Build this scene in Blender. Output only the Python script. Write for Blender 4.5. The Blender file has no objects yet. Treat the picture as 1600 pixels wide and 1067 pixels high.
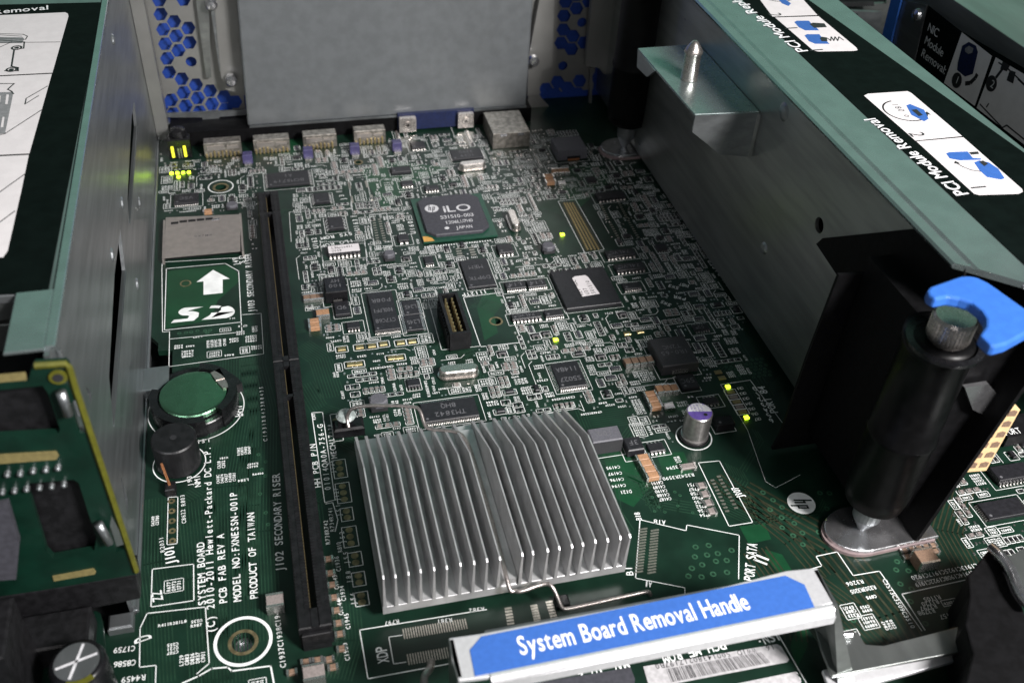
import bpy, math, random
from mathutils import Vector, Matrix
# ------------------------------------------------------------------ units: 1 blender unit = 1 cm
S = bpy.context.scene
S.unit_settings.system = 'METRIC'; S.unit_settings.scale_length = 0.01
col = S.collection
random.seed(7)
# ---------------------------------------------------------------- camera
CAM_H = 21.5
ROW = ((0.9700808, -0.2382326, 0.0467819), (-0.1190228, -0.6346106, -0.7636118), (0.2116055, 0.7351970, -0.6439786))
FPX = 1559.56
cd = bpy.data.cameras.new('camera'); cam = bpy.data.objects.new('camera', cd); col.objects.link(cam)
r0, r1, r2 = [Vector(v) for v in ROW]
cam.matrix_world = Matrix(((r0.x, -r1.x, -r2.x, 0), (r0.y, -r1.y, -r2.y, 0), (r0.z, -r1.z, -r2.z, CAM_H), (0, 0, 0, 1)))
cd.sensor_width = 36; cd.lens = FPX / 1600 * 36; cd.clip_start = .5; cd.clip_end = 500
cd.dof.use_dof = True; cd.dof.focus_distance = 30.5; cd.dof.aperture_fstop = 0.21
S.camera = cam
# ---------------------------------------------------------------- world: dim grey-green room
w = bpy.data.worlds.new('World'); S.world = w; w.use_nodes = True
nt = w.node_tree; bg = nt.nodes['Background']; bg.inputs['Color'].default_value = (.62, .72, .74, 1); bg.inputs['Strength'].default_value = .115
# ---------------------------------------------------------------- lamps: key light plus added unseen reflection and fill lamps
def area(name, loc, target, sx, sy, power, color):
    l = bpy.data.lights.new(name, 'AREA'); l.shape = 'RECTANGLE'; l.size = sx; l.size_y = sy; l.energy = power; l.color = color
    o = bpy.data.objects.new(name, l); col.objects.link(o); o.location = loc
    o.rotation_euler = (Vector(target) - Vector(loc)).to_track_quat('-Z', 'Y').to_euler(); return o
area('key_light', (31, -20, 43), (6, 25, 0), 13, 11, 82000, (1, .965, .95))
area('green_reflection_lamp', (22, 116, 58), (6, 24, 2), 170, 66, 10500, (.30, .92, .64))  # unseen green lamp added so flat metal tops pick up green reflections
area('front_fill_light', (-2, -36, 38), (4, 26, 2), 24, 12, 6200, (1, .95, .96))  # added fill lamp, lifts the faces the key light misses
S.view_settings.view_transform = 'Standard'; S.view_settings.look = 'None'; S.view_settings.exposure = .12; S.view_settings.gamma = 1
S.view_settings.use_curve_mapping = False

# ---------------------------------------------------------------- measuring the photograph: pixel -> point on a real plane
def ray(u, v):
    q = Vector(((u - 800) / FPX, (v - 533.5) / FPX, 1)); return r0 * q.x + r1 * q.y + r2 * q.z
def P(u, v, z=0):
    d = ray(u, v); t = (z - CAM_H) / d.z; return Vector((d.x * t, d.y * t, z))
def PX(u, v, x):
    d = ray(u, v); t = x / d.x; return Vector((x, d.y * t, CAM_H + d.z * t))
def PY(u, v, y):
    d = ray(u, v); t = y / d.y; return Vector((d.x * t, y, CAM_H + d.z * t))

# ---------------------------------------------------------------- materials
MATS = {}
def mat(name, base, rough=.5, metal=0., spec=.5, var=.12, scale=8., bump=0., bscale=60., rvar=.1, emit=None, estr=0, base2=None, stretch=None, coat=0):
    m = bpy.data.materials.new(name); m.use_nodes = True; n = m.node_tree; b = n.nodes['Principled BSDF']
    tc = n.nodes.new('ShaderNodeTexCoord'); mp = n.nodes.new('ShaderNodeMapping'); n.links.new(tc.outputs['Object'], mp.inputs['Vector'])
    if stretch: mp.inputs['Scale'].default_value = stretch
    no = n.nodes.new('ShaderNodeTexNoise'); no.inputs['Scale'].default_value = scale; no.inputs['Detail'].default_value = 6
    n.links.new(mp.outputs['Vector'], no.inputs['Vector'])
    cr = n.nodes.new('ShaderNodeValToRGB'); c2 = base2 or tuple(min(1, c * (1 + var)) for c in base); c1 = tuple(c * (1 - var) for c in base) if not base2 else base
    cr.color_ramp.elements[0].position = .38; cr.color_ramp.elements[1].position = .62
    cr.color_ramp.elements[0].color = (*c1, 1); cr.color_ramp.elements[1].color = (*c2, 1)
    n.links.new(no.outputs['Fac'], cr.inputs['Fac']); n.links.new(cr.outputs['Color'], b.inputs['Base Color'])
    mr = n.nodes.new('ShaderNodeMapRange'); mr.inputs['To Min'].default_value = max(.02, rough - rvar); mr.inputs['To Max'].default_value = min(1, rough + rvar)
    no2 = n.nodes.new('ShaderNodeTexNoise'); no2.inputs['Scale'].default_value = scale * 2.3; no2.inputs['Detail'].default_value = 4; n.links.new(mp.outputs['Vector'], no2.inputs['Vector'])
    n.links.new(no2.outputs['Fac'], mr.inputs['Value']); n.links.new(mr.outputs['Result'], b.inputs['Roughness'])
    b.inputs['Metallic'].default_value = metal; b.inputs['Specular IOR Level'].default_value = spec; b.inputs['Coat Weight'].default_value = coat
    if bump:
        no3 = n.nodes.new('ShaderNodeTexNoise'); no3.inputs['Scale'].default_value = bscale; no3.inputs['Detail'].default_value = 5; n.links.new(mp.outputs['Vector'], no3.inputs['Vector'])
        bm = n.nodes.new('ShaderNodeBump'); bm.inputs['Strength'].default_value = bump; bm.inputs['Distance'].default_value = .02
        n.links.new(no3.outputs['Fac'], bm.inputs['Height']); n.links.new(bm.outputs['Normal'], b.inputs['Normal'])
    if emit:
        b.inputs['Emission Color'].default_value = (*emit, 1); b.inputs['Emission Strength'].default_value = estr
    MATS[name] = m; return m
mat('solder_mask', (.005, .020, .012), .38, var=.25, scale=.9, rvar=.08, spec=.4)
mat('solder_mask_copper', (.006, .045, .018), .36, var=.12, scale=1.5, spec=.4)
mat('trace_green', (.011, .036, .020), .42, var=.2, scale=3)
mat('trace_brown', (.026, .027, .014), .45, var=.2, scale=3)
mat('board_edge', (.17, .14, .055), .6)
mat('silk', (.80, .82, .81), .6, var=.1, scale=2)
mat('silk_dim', (.30, .35, .33), .6, var=.15, scale=2)
mat('via', (.025, .075, .042), .35, var=.2)
mat('gold', (.42, .34, .17), .36, .8, var=.2, scale=30)
mat('contact_dim', (.30, .24, .13), .4, .8)
mat('pad_dull', (.22, .18, .10), .4, .6, var=.3, scale=6)
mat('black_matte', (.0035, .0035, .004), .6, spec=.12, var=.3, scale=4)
mat('solder', (.72, .70, .68), .25, .95, var=.15, scale=20, bump=.3)
mat('black_plastic', (.008, .008, .009), .42, var=.3, scale=5, bump=.15, bscale=50, spec=.35)
mat('black_gloss', (.006, .006, .007), .28, var=.3, scale=3, spec=.4)
mat('chip_black', (.013, .013, .016), .45, var=.2, scale=8, bump=.2, bscale=90)
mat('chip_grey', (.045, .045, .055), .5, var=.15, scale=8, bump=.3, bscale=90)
mat('choke_grey', (.10, .10, .115), .55, var=.15, scale=30, bump=.4, bscale=80)
mat('choke_dark', (.030, .030, .033), .5, var=.15, scale=30, bump=.4, bscale=80)
mat('violet_body', (.05, .045, .12), .45)
mat('mark_grey', (.12, .12, .13), .5)
mat('mark_white', (.60, .60, .62), .5)
mat('ceramic_tan', (.36, .20, .11), .5, var=.15, scale=20)
mat('ceramic_brown', (.20, .13, .09), .5, var=.2, scale=20)
mat('ceramic_grey', (.22, .19, .18), .5, var=.15, scale=20)
mat('white_label', (.70, .665, .675), .55, var=.03, scale=3)
mat('label_black', (.002, .004, .0035), .6, spec=.06, var=.2, scale=2)
mat('sticker_shaded', (.42, .41, .42), .55)  # white paper greyed, the handle's shade put into its colour
mat('label_white', (.86, .86, .88), .5)
mat('post_black', (.003, .003, .0033), .36, spec=.14, var=.3, scale=3)
mat('nickel_dull', (.30, .28, .25), .42, .8, var=.3, scale=6, bump=.2)
mat('backing_blue', (.010, .042, .24), .5)
mat('pad_tin', (.42, .40, .35), .38, .85, var=.2, scale=20)
mat('label_ink', (.02, .02, .022), .5)
mat('label_grey', (.22, .22, .23), .5)
mat('label_blue', (.035, .115, .40), .45, var=.05)
mat('touch_blue', (.032, .13, .48), .46, var=.06, scale=4, bump=.08)
mat('blue_dark', (.004, .010, .05), .5, var=.2)
mat('galvanised', (.31, .33, .34), .33, .86, var=.13, scale=1.6, rvar=.09, bump=.16, bscale=26, stretch=(1, .22, 2.2))
mat('panel_steel', (.25, .25, .24), .42, .6, var=.06, scale=.7, rvar=.05, bump=.1, bscale=30)
mat('galvanised_dark', (.33, .35, .34), .31, .9, var=.12, scale=1.3, rvar=.07, bump=.14, bscale=24, stretch=(1, .25, 2.0))
mat('cover_steel', (.20, .215, .225), .46, .7, var=.06, scale=2, rvar=.05, bump=.25, bscale=70)
mat('flange_steel', (.34, .40, .40), .27, .85, var=.06, scale=1.5, rvar=.05, bump=.06, bscale=30)
mat('bright_steel', (.62, .62, .64), .24, .95, var=.1, scale=3, bump=.1, bscale=30)
mat('nickel', (.56, .52, .49), .28, .95, var=.12, scale=12, bump=.1)
mat('rolled_steel', (.78, .78, .80), .38, .6, var=.04)
mat('wire_steel', (.44, .40, .38), .33, .9, var=.15, scale=12, bump=.2)
mat('aluminium', (.56, .56, .565), .40, .65, var=.10, scale=2, bump=.15, bscale=40, rvar=.06)
mat('sd_steel', (.46, .42, .39), .36, .8, var=.06, scale=4)
mat('cell_green_reflection', (.14, .28, .18), .24, .95, var=.07, scale=4, bump=.12, bscale=20)  # steel tinted green, the reflected green is put into the base colour
mat('purple_sleeve', (.16, .10, .42), .4, .3)
mat('capacitor_can', (.40, .38, .37), .32, .85)
mat('cream_plastic', (.66, .47, .25), .5, var=.06, bump=.05)
mat('copper', (.62, .26, .12), .35, .8)
mat('orange_pad', (.60, .33, .08), .5)
mat('bga_green', (.007, .055, .032), .4, var=.1)
mat('yellow_mask', (.085, .085, .008), .45)
mat('pcb_green', (.002, .017, .010), .4, var=.25, scale=1.2)
mat('led_green', (.5, .9, .05), .4, emit=(.60, 1, .02), estr=6)
mat('led_yellow', (.8, .8, .05), .4, emit=(.9, .85, .03), estr=.8)
mat('glue_clear', (.30, .34, .33), .3, var=.3, bump=.5, bscale=20)
mat('chassis_dark', (.018, .02, .021), .55, .3, var=.3, scale=1)
mat('pink_paper', (.20, .15, .15), .6)

# ---------------------------------------------------------------- mesh builder
class MB:
    def __init__(s): s.v = []; s.f = []; s.m = []; s.cur = 0
    def quad(s, pts):
        n = len(s.v); s.v += [tuple(p) for p in pts]; s.f.append(tuple(range(n, n + len(pts)))); s.m.append(s.cur); return s
    def box(s, x0, y0, z0, x1, y1, z1, c=0):
        if x0 > x1: x0, x1 = x1, x0
        if y0 > y1: y0, y1 = y1, y0
        if c: return s.prism([(x0, y0), (x1, y0), (x1, y1), (x0, y1)], z0, z1, c)
        n = len(s.v); s.v += [(x0, y0, z0), (x1, y0, z0), (x1, y1, z0), (x0, y1, z0), (x0, y0, z1), (x1, y0, z1), (x1, y1, z1), (x0, y1, z1)]
        for f in ((0, 3, 2, 1), (4, 5, 6, 7), (0, 1, 5, 4), (1, 2, 6, 5), (2, 3, 7, 6), (3, 0, 4, 7)): s.f.append(tuple(n + i for i in f)); s.m.append(s.cur)
        return s
    def rings(s, rings, cap0=True, cap1=True):
        k = len(rings[0]); n = len(s.v)
        for r in rings: s.v += [tuple(p) for p in r]
        for i in range(len(rings) - 1):
            for j in range(k):
                a = n + i * k + j; b = n + i * k + (j + 1) % k; s.f.append((a, b, b + k, a + k)); s.m.append(s.cur)
        if cap0: s.f.append(tuple(n + j for j in reversed(range(k)))); s.m.append(s.cur)
        if cap1: s.f.append(tuple(n + (len(rings) - 1) * k + j for j in range(k))); s.m.append(s.cur)
        return s
    def prism(s, pts, z0, z1, c=0):
        a = sum(pts[i][0] * pts[(i + 1) % len(pts)][1] - pts[(i + 1) % len(pts)][0] * pts[i][1] for i in range(len(pts)))
        if a < 0: pts = pts[::-1]
        R = [[(x, y, z0) for x, y in pts]]
        if c:
            R.append([(x, y, z1 - c) for x, y in pts]); ins = []
            k = len(pts)
            for i in range(k):
                p, q, r_ = Vector(pts[i - 1][:2]), Vector(pts[i][:2]), Vector(pts[(i + 1) % k][:2])
                d1 = (q - p).normalized(); d2 = (r_ - q).normalized(); n1 = Vector((-d1.y, d1.x)); n2 = Vector((-d2.y, d2.x))
                b = n1 + n2; b = b / max(.2, b.dot(n1)); ins.append((q.x + b.x * c, q.y + b.y * c, z1))
            R.append(ins)
        else: R.append([(x, y, z1) for x, y in pts])
        return s.rings(R)
    def slab(s, pts, off):
        pts = [Vector(p) for p in pts]; off = Vector(off)
        nrm = Vector((0, 0, 0))
        for i in range(len(pts)): nrm += pts[i].cross(pts[(i + 1) % len(pts)])
        if nrm.dot(off) < 0: pts = pts[::-1]
        return s.rings([pts, [p + off for p in pts]])
    def lathe(s, c, prof, n=32, ax=Vector((0, 0, 1)), sx=1, sy=1):
        ax = Vector(ax).normalized(); u = ax.orthogonal().normalized() if abs(ax.z) < .99 else Vector((1, 0, 0)); v = ax.cross(u); c = Vector(c)
        return s.rings([[c + ax * h + u * (math.cos(2 * math.pi * j / n) * r * sx) + v * (math.sin(2 * math.pi * j / n) * r * sy) for j in range(n)] for r, h in prof])
    def tube(s, path, r, n=10, smooth=0):
        path = [Vector(p) for p in path]
        for _ in range(smooth):
            q = [path[0]]
            for i in range(len(path) - 1): q += [path[i].lerp(path[i + 1], .25), path[i].lerp(path[i + 1], .75)]
            path = q + [path[-1]]
        rings = []; u = None
        for i, p in enumerate(path):
            t = (path[min(i + 1, len(path) - 1)] - path[max(i - 1, 0)]).normalized()
            u = (u - t * u.dot(t)).normalized() if u else t.orthogonal().normalized(); v = t.cross(u)
            rings.append([p + u * math.cos(2 * math.pi * j / n) * r + v * math.sin(2 * math.pi * j / n) * r for j in range(n)])
        return s.rings(rings)
    def line(s, pts, wd, z=None, closed=False, th=0):       # flat stroke on the board plane
        pts = [Vector((p[0], p[1])) for p in pts]; zz = z
        if closed: pts = pts + [pts[0]]
        for a, b in zip(pts[:-1], pts[1:]):
            d = b - a
            if d.length < 1e-6: continue
            d.normalize(); n = Vector((-d.y, d.x)) * wd / 2; e = d * wd / 2
            s.quad([(*(a - e - n), zz), (*(b + e - n), zz), (*(b + e + n), zz), (*(a - e + n), zz)])
        return s
    def ring(s, x, y, ro, ri, z, n=40):
        for j in range(n):
            a, b = 2 * math.pi * j / n, 2 * math.pi * (j + 1) / n
            s.quad([(x + ri * math.cos(a), y + ri * math.sin(a), z), (x + ro * math.cos(a), y + ro * math.sin(a), z), (x + ro * math.cos(b), y + ro * math.sin(b), z), (x + ri * math.cos(b), y + ri * math.sin(b), z)])
        return s
    def disc(s, x, y, r, z, n=10): return s.quad([(x + r * math.cos(2 * math.pi * j / n), y + r * math.sin(2 * math.pi * j / n), z) for j in range(n)])
    def glyphs(s, text, O, U, V, h, adv, bold=False, mono=True, hi=False):
        O, U, V = Vector(O), Vector(U), Vector(V); x = 0
        for ch in text:
            g = glyph(ch, bold, hi)
            if g:
                vs, fs, wd = g; sc = h; fx = adv * .9 / max(wd * sc, 1e-6) if (mono and wd * sc > adv * .9) else 1
                ox = x + (adv - wd * sc * fx) / 2 if mono else x
                n = len(s.v); s.v += [tuple(O + U * (ox + a * sc * fx) + V * (b * sc)) for a, b in vs]
                for f in fs: s.f.append(tuple(n + i for i in f)); s.m.append(s.cur)
            x += adv if mono else ((g[3 - 1] if g else .38) * h + .10 * h)
        return s
    def mesh(s, name, mats, smooth=False):
        me = bpy.data.meshes.new(name); me.from_pydata(s.v, [], s.f)
        for m in (mats if isinstance(mats, (list, tuple)) else [mats]): me.materials.append(MATS[m])
        me.polygons.foreach_set('material_index', s.m)
        if smooth: me.shade_smooth()
        me.update(); return me
    def build(s, name, mats, parent=None, label=None, smooth=False, bevel=0, auto=False):
        me = s.mesh(name, mats, smooth); o = bpy.data.objects.new(name, me); col.objects.link(o)
        if parent: o.parent = parent
        if label: o['label'] = label
        if bevel:
            b = o.modifiers.new('bevel', 'BEVEL'); b.width = bevel; b.segments = 2; b.limit_method = 'ANGLE'
        return o
_g = {}
def glyph(ch, bold, hi):
    k = (ch, bold, hi)
    if k in _g: return _g[k]
    if ch == ' ': _g[k] = None; return None
    c = bpy.data.curves.new('t', 'FONT'); c.body = ch; c.size = 1.37; c.resolution_u = 5 if hi else 2; c.offset = (.016 if hi else .032) if bold else .004; c.fill_mode = 'FRONT'
    o = bpy.data.objects.new('t', c); me = bpy.data.meshes.new_from_object(o)
    vs = [(v.co.x, v.co.y) for v in me.vertices]; fs = [tuple(p.vertices) for p in me.polygons]
    bpy.data.objects.remove(o); bpy.data.curves.remove(c); bpy.data.meshes.remove(me)
    if not vs: _g[k] = None; return None
    x0 = min(a for a, b in vs); wd = max(a for a, b in vs) - x0
    _g[k] = ([(a - x0, b) for a, b in vs], fs, wd); return _g[k]
def tag(o, label, cat=None, group=None, kind=None):
    o['label'] = label
    if cat: o['category'] = cat
    if group: o['group'] = group
    if kind: o['kind'] = kind
    return o
def empty(name, loc, label, cat, group=None):
    o = bpy.data.objects.new(name, None); col.objects.link(o); o.location = loc; o.empty_display_size = .5; tag(o, label, cat, group); return o
def child(o, parent):
    o.parent = parent; o.matrix_parent_inverse = Matrix.Translation(-parent.location); return o
def pieces(mb):
    par = list(range(len(mb.v)))
    def find(a):
        while par[a] != a: par[a] = par[par[a]]; a = par[a]
        return a
    for f in mb.f:
        a = find(f[0])
        for i in f[1:]: par[find(i)] = a
    out = {}
    for f, m in zip(mb.f, mb.m): out.setdefault(find(f[0]), []).append((f, m))
    res = []
    for fs in out.values():
        q = MB(); ix = {}
        for f, m in fs:
            for i in f:
                if i not in ix: ix[i] = len(q.v); q.v.append(mb.v[i])
            q.f.append(tuple(ix[i] for i in f)); q.m.append(m)
        res.append(q)
    return res
def parts(mb, name, mats, root, label=None, **k):
    o = None
    for q in pieces(mb): o = part(q, name, mats, root, label, **k)
    return o
def part(mb, name, mats, root, label=None, **k):
    o = mb.build(name, mats, None, label, **k); return child(o, root) if root.type == 'EMPTY' else child_mesh(o, root)
def child_mesh(o, parent):
    o.parent = parent; return o          # part meshes keep world coordinates, their object sits at the thing's origin
def cut(o, cutters):
    for c in cutters:
        m = o.modifiers.new('cut', 'BOOLEAN'); m.object = c; m.operation = 'DIFFERENCE'; m.solver = 'EXACT'; m.use_self = True
    bpy.context.view_layer.update(); dg = bpy.context.evaluated_depsgraph_get()
    me = bpy.data.meshes.new_from_object(o.evaluated_get(dg)); o.modifiers.clear(); o.data = me
    for c in cutters: bpy.data.objects.remove(c)
    return o

# =====================================================================================================================
#                                                     THE SYSTEM BOARD
# =====================================================================================================================
board = empty('system_board', (5, 25, 0), 'large green server system board crowded with chips and white lettering', 'circuit board')
pb = lambda l, z=0: [(P(u, v, z).x, P(u, v, z).y) for u, v in l]
outline = [(-4.56, 40.6), (-4.56, 27.0), (-4.30, 26.6), (-4.30, 26.2), (-3.85, 26.15), (-3.85, 24.3), (-4.5, 24.25), (-4.58, 23.6), (-4.58, 16.1), (-7.5, 16.0), (-7.5, 8), (26, 8), (26, 41.6), (-4.56, 41.6)]
bp = part(MB().prism(outline, -.2, 0), 'board_panel', ['solder_mask'], board)
HOLES = [(P(345, 293), .22), (P(380, 1003), .27), (P(775, 502), .17), (P(290, 443), .14), (P(560, 254), .12)]
def cutter_cyl(c, r, z0=-1, z1=1, n=28):
    return MB().lathe((c.x, c.y, 0), [(r, z0), (r, z1)], n).build('c', 'via')
cut(bp, [cutter_cyl(c, r) for c, r in HOLES]); bp.data.materials.clear(); bp.data.materials.append(MATS['solder_mask'])
rg = MB(); 
for (c, r_), k_ in zip(HOLES, (1.45, 1.35, 1.4, 1.4, 1.6)): rg.ring(c.x, c.y, r_ * k_, r_ * 1.02, .006, 32)
part(rg, 'plated_ring', 'pad_dull', board); c = HOLES[1][0]
part(MB().lathe((c.x, c.y, -.6), [(.5, 0), (.5, .38)], 32).lathe((c.x, c.y, -.215), [(.22, -.02), (.22, .05), (.12, .06), (.11, -.02)], 24), 'standoff', 'bright_steel', board, 'steel standoff showing inside the large ringed hole')
edge = MB()
for a, b in zip(outline[1:9], outline[2:10]):
    a = Vector(a); b = Vector(b); d = (b - a).normalized(); n = Vector((d.y, -d.x)) * -.004
    edge.quad([(*(a + n), -.198), (*(b + n), -.198), (*(b + n), -.006), (*(a + n), -.006)])
part(edge, 'board_edge', 'board_edge', board, 'bare yellow fibreglass edge of the board')

# occupancy of the board plane
GX0, GY0, GC = -6., 9., .06; GW, GH = 540, 560
occ = bytearray(GW * GH)
def cells(x0, y0, x1, y1):
    return max(0, int((x0 - GX0) / GC)), max(0, int((y0 - GY0) / GC)), min(GW - 1, int((x1 - GX0) / GC)), min(GH - 1, int((y1 - GY0) / GC))
def mark(x0, y0, x1, y1, m=.03):
    if x0 > x1: x0, x1 = x1, x0
    if y0 > y1: y0, y1 = y1, y0
    a, b, c, d = cells(x0 - m, y0 - m, x1 + m, y1 + m)
    for j in range(b, d + 1): occ[j * GW + a:j * GW + c + 1] = b'\1' * (c - a + 1)
def free(x0, y0, x1, y1):
    a, b, c, d = cells(x0, y0, x1, y1)
    for j in range(b, d + 1):
        if any(occ[j * GW + a:j * GW + c + 1]): return False
    return True
def inside(poly, x, y):
    r = False; j = len(poly) - 1
    for i in range(len(poly)):
        if (poly[i][1] > y) != (poly[j][1] > y) and x < (poly[j][0] - poly[i][0]) * (y - poly[i][1]) / (poly[j][1] - poly[i][1]) + poly[i][0]: r = not r
        j = i
    return r

silk = MB(); ZS = .008
SILKW = .02
def sline(pts, wd=SILKW, closed=False, z=ZS): silk.line(pts, wd, z, closed)
def pline(px, wd=SILKW, closed=False): sline(pb(px), wd, closed)
def stext(s_, a, b, h=None, bold=False, z=ZS, mb=None, block=True):     # lettering from pixel a to pixel b (baseline), on the board
    A, B = P(*a), P(*b); d = (B - A); L = d.length; d.normalize(); V = Vector((-d.y, d.x, 0)); adv = L / len(s_); h = h or adv * 1.35
    A = A + Vector((0, 0, z)); (mb or silk).glyphs(s_, A, d, V, h, adv, bold, hi=bold)
    if block:
        q = [A, A + d * L, A + d * L + V * h, A + V * h]; n = max(1, int(L / .1))
        for i in range(n + 1):
            c = A + d * (L * i / n); e = c + V * h; mark(c.x, c.y, e.x, e.y, .04)
# --- the large legible lettering ------------------------------------------------------------------------------------
stext('SYSTEM BOARD', (322, 945), (319, 846), .20, True)
stext('(C) 2010-2011 Hewlett-Packard DC L.P.', (336, 988), (329, 697), .20, True)
stext('PCB FAB REV A', (355, 942), (350, 833), .20, True)
stext('MODEL NO:FXNESSN-001P', (377, 939), (370, 768), .20, True)
stext('PRODUCT OF TAIWAN', (403, 935), (397, 800), .20, True)
stext('J102 SECONDARY RISER', (444, 893), (437, 739), .22, True)
stext('J103 SECONDARY RISER', (399, 488), (392, 396), .24, True)
stext('HH PCB P/N', (502, 761), (493, 693), .19, True)
stext('010140A0A-756-G'.replace('140A', '14QA'), (517, 766), (504, 662), .17, True)
stext('MECH17', (527, 716), (521, 678), .17, True)
stext('XDP', (608, 1034), (603, 1008), .28, True)
stext('J101', (275, 881), (271, 851), .26, True)
stext('BH1', (380, 650), (378, 632), .26, True)
stext('LS1', (328, 685), (307, 688), .15, True)
stext('NMI', (314, 760), (312, 741), .17, True); stext('J93', (301, 760), (299, 742), .13, True)
stext('ZZ', (255, 937), (252, 921), .26, True); stext('D', (237, 997), (235, 989), .42, True)
stext('J49', (374, 415), (371, 402), .2, True); stext('SD', (383, 413), (381, 398), .2, True)
stext('J112TP', (761, 453), (720, 459), .2, True)
stext('U163', (562, 361), (558, 342), .2, True); stext('U160', (650, 366), (644, 345), .2, True); stext('U162', (498, 388), (494, 371), .2, True)
stext('SYS ROM', (550, 363), (500, 371), .2, True); stext('ILO ROM', (552, 374), (499, 383), .2, True)
stext('J3', (541, 314), (536, 303), .2, True)
stext('PORT 84', (1216, 645), (1194, 603), .26, True)
stext('J107', (1163, 777), (1152, 760), .22, True)
stext('J15 PRIMARY RISER', (1184, 497), (1112, 405), .24, True)
stext('PORT SATA', (1178, 909), (1183, 850), .28, True); stext('II', (1197, 885), (1202, 871), .36, True)
stext('A18', (1040, 813), (1021, 811), .17); stext('B18', (1003, 812), (999, 800), .17); stext('A1', (1019, 909), (1008, 907), .2, True); stext('B1', (990, 899), (987, 884), .2)
stext('MAC ID 2', (979, 1029), (902, 1052), .26, True)
stext('PCH ME ROM', (1130, 1000), (1032, 1023), .26, True)
stext('ISN:', (1214, 985), (1178, 995), .28, True); stext('S/N:', (1246, 1049), (1208, 1057), .26, True)
stext('SW3', (1062, 449), (1045, 444), .18, True); stext('SW5', (1050, 476), (1034, 469), .18, True); stext('PWR', (1073, 466), (1052, 461), .18, True); stext('INST', (1078, 446), (1062, 442), .18, True)
for i, d in enumerate('0123456'): stext(d, (1179 + i * 4.3, 604 + i * 8.2), (1174 + i * 4.3, 606 + i * 8.2), .2, True)
for i in range(7): stext('CR%d' % (i + 1), (1160 + i * 4.6, 604 + i * 8), (1150 + i * 4.6, 606 + i * 8), .12)
# --- SD card outline, arrow and logo ---------------------------------------------------------------------------------
pline([(260, 420), (257, 516), (377, 503.5), (373, 424), (352, 412)], .025, True); pline([(254, 410), (253, 418), (254, 519), (265, 518), (264, 575)], .022)
pline([(265, 530), (378, 519), (377, 503)], .022); pline([(378, 492), (408, 490), (412, 553), (264, 573)], .02); pline([(254, 410), (372, 403)], .022)
silk.quad([(x, y, ZS) for x, y in pb([(318, 461), (348, 458), (348, 437), (359, 436), (333, 422), (307, 441), (318, 440)])][::-1])
def quadc(a, b, c_, n=8): return [((1 - t) ** 2 * a[0] + 2 * t * (1 - t) * b[0] + t * t * c_[0], (1 - t) ** 2 * a[1] + 2 * t * (1 - t) * b[1] + t * t * c_[1]) for t in [i / n for i in range(n + 1)]]
def fillstrip(top, bot):
    for i in range(len(top) - 1):
        q = pb([bot[i], bot[i + 1], top[i + 1], top[i]]); silk.quad([(x, y, ZS) for x, y in q])
fillstrip(quadc((290, 481), (283, 482), (279, 487)) + quadc((279, 489), (281, 494), (292, 493)) + [(296, 494), (293, 498), (272, 500)], quadc((318, 479.5), (300, 484), (294, 486)) + quadc((294, 486.5), (304, 486), (311, 489)) + [(310, 495), (303, 501), (267, 505)])
fillstrip(quadc((330, 478), (342, 477), (345, 478.5), 4) + [(346, 478.5)], quadc((327, 482), (337, 481), (342, 482), 4) + [(343, 481)])
fillstrip([(347, 480), (353, 479)] + quadc((356, 478.5), (366, 480), (367, 487), 6), [(345, 482), (346, 484)] + quadc((341, 488), (336, 492), (330, 497), 6))
fillstrip(quadc((367, 487), (366, 494), (354, 497), 6) + [(330, 499)], quadc((330, 489), (330, 492), (324, 495), 6) + [(315, 500)])
stext('TM', (357, 500), (368, 498.5), .09)
mark(*pb([(250, 518)])[0], *pb([(378, 335)])[0])
for u_, v_, w_ in ((345, 292, .55), (380, 1001, .75), (560, 254, .2), (775, 502, .3)): c = P(u_, v_); mark(c.x - w_, c.y - w_, c.x + w_, c.y + w_)
# --- misc legible outlines --------------------------------------------------------------------------------------------
pline([(236, 948), (303, 938), (302.5, 881), (238, 889)], .025, True)
pline([(230, 958), (321, 948), (327, 1036), (308, 1052)], .025); pline([(230, 958), (219, 981), (218, 1042), (244, 1039), (243, 1067)], .022)
pline([(285, 1067), (310, 1056), (331, 1044), (356, 1042), (362, 1048), (423, 1040), (428, 1067)], .035)
for r, wd in ((42, 5),):
    c = P(380, 1001); silk.ring(c.x, c.y, .70, .62, ZS, 64)
c = P(345, 292); silk.ring(c.x, c.y, .50, .455, ZS, 48)
pline([(562, 984), (575, 1060), (700, 1037)], .025); pline([(562, 984), (760, 952)], .025); pline([(628, 992), (607.5, 995), (615, 1037), (634, 1034)], .02)
pline([(487, 645), (504, 644), (523.6, 781), (507.5, 785)], .022, True); pline([(509, 787), (520, 785), (528, 812), (524, 830)], .022); 
pline([(1000, 812), (993, 903), (1070, 918), (1070, 934)], .022); pline([(1001, 812), (1072, 829), (1073, 820), (1155, 836), (1154, 904)], .022)
pline([(1091, 723), (1124, 720), (1176, 816), (1139, 822)], .022, True)
pline([(1275, 869), (1308, 862), (1333, 899), (1374, 892), (1440, 985)], .022); pline([(1275, 869), (1284, 884), (1240, 896)], .022)
pline([(1409, 928), (1512, 905)], .026); pline([(1409, 928), (1445, 984)], .026)
pline([(1213, 986), (1260, 1067)], .026)
pline([(1165, 480), (1246, 598)], .02); pline([(1126, 601), (1172, 594), (1222, 660)], .02); pline([(1126, 601), (1168, 672), (1196, 752), (1212, 762), (1250, 742)], .012)
pline([(661, 467), (713, 461), (757, 539), (690, 547)], .024, True) if 0 else None
pline([(724, 465), (784, 457), (816, 535), (751, 542)], .026, True); pline([(669, 469), (690, 467)], .02); pline([(669, 469), (690, 547), (751, 541)], .02)
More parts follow.
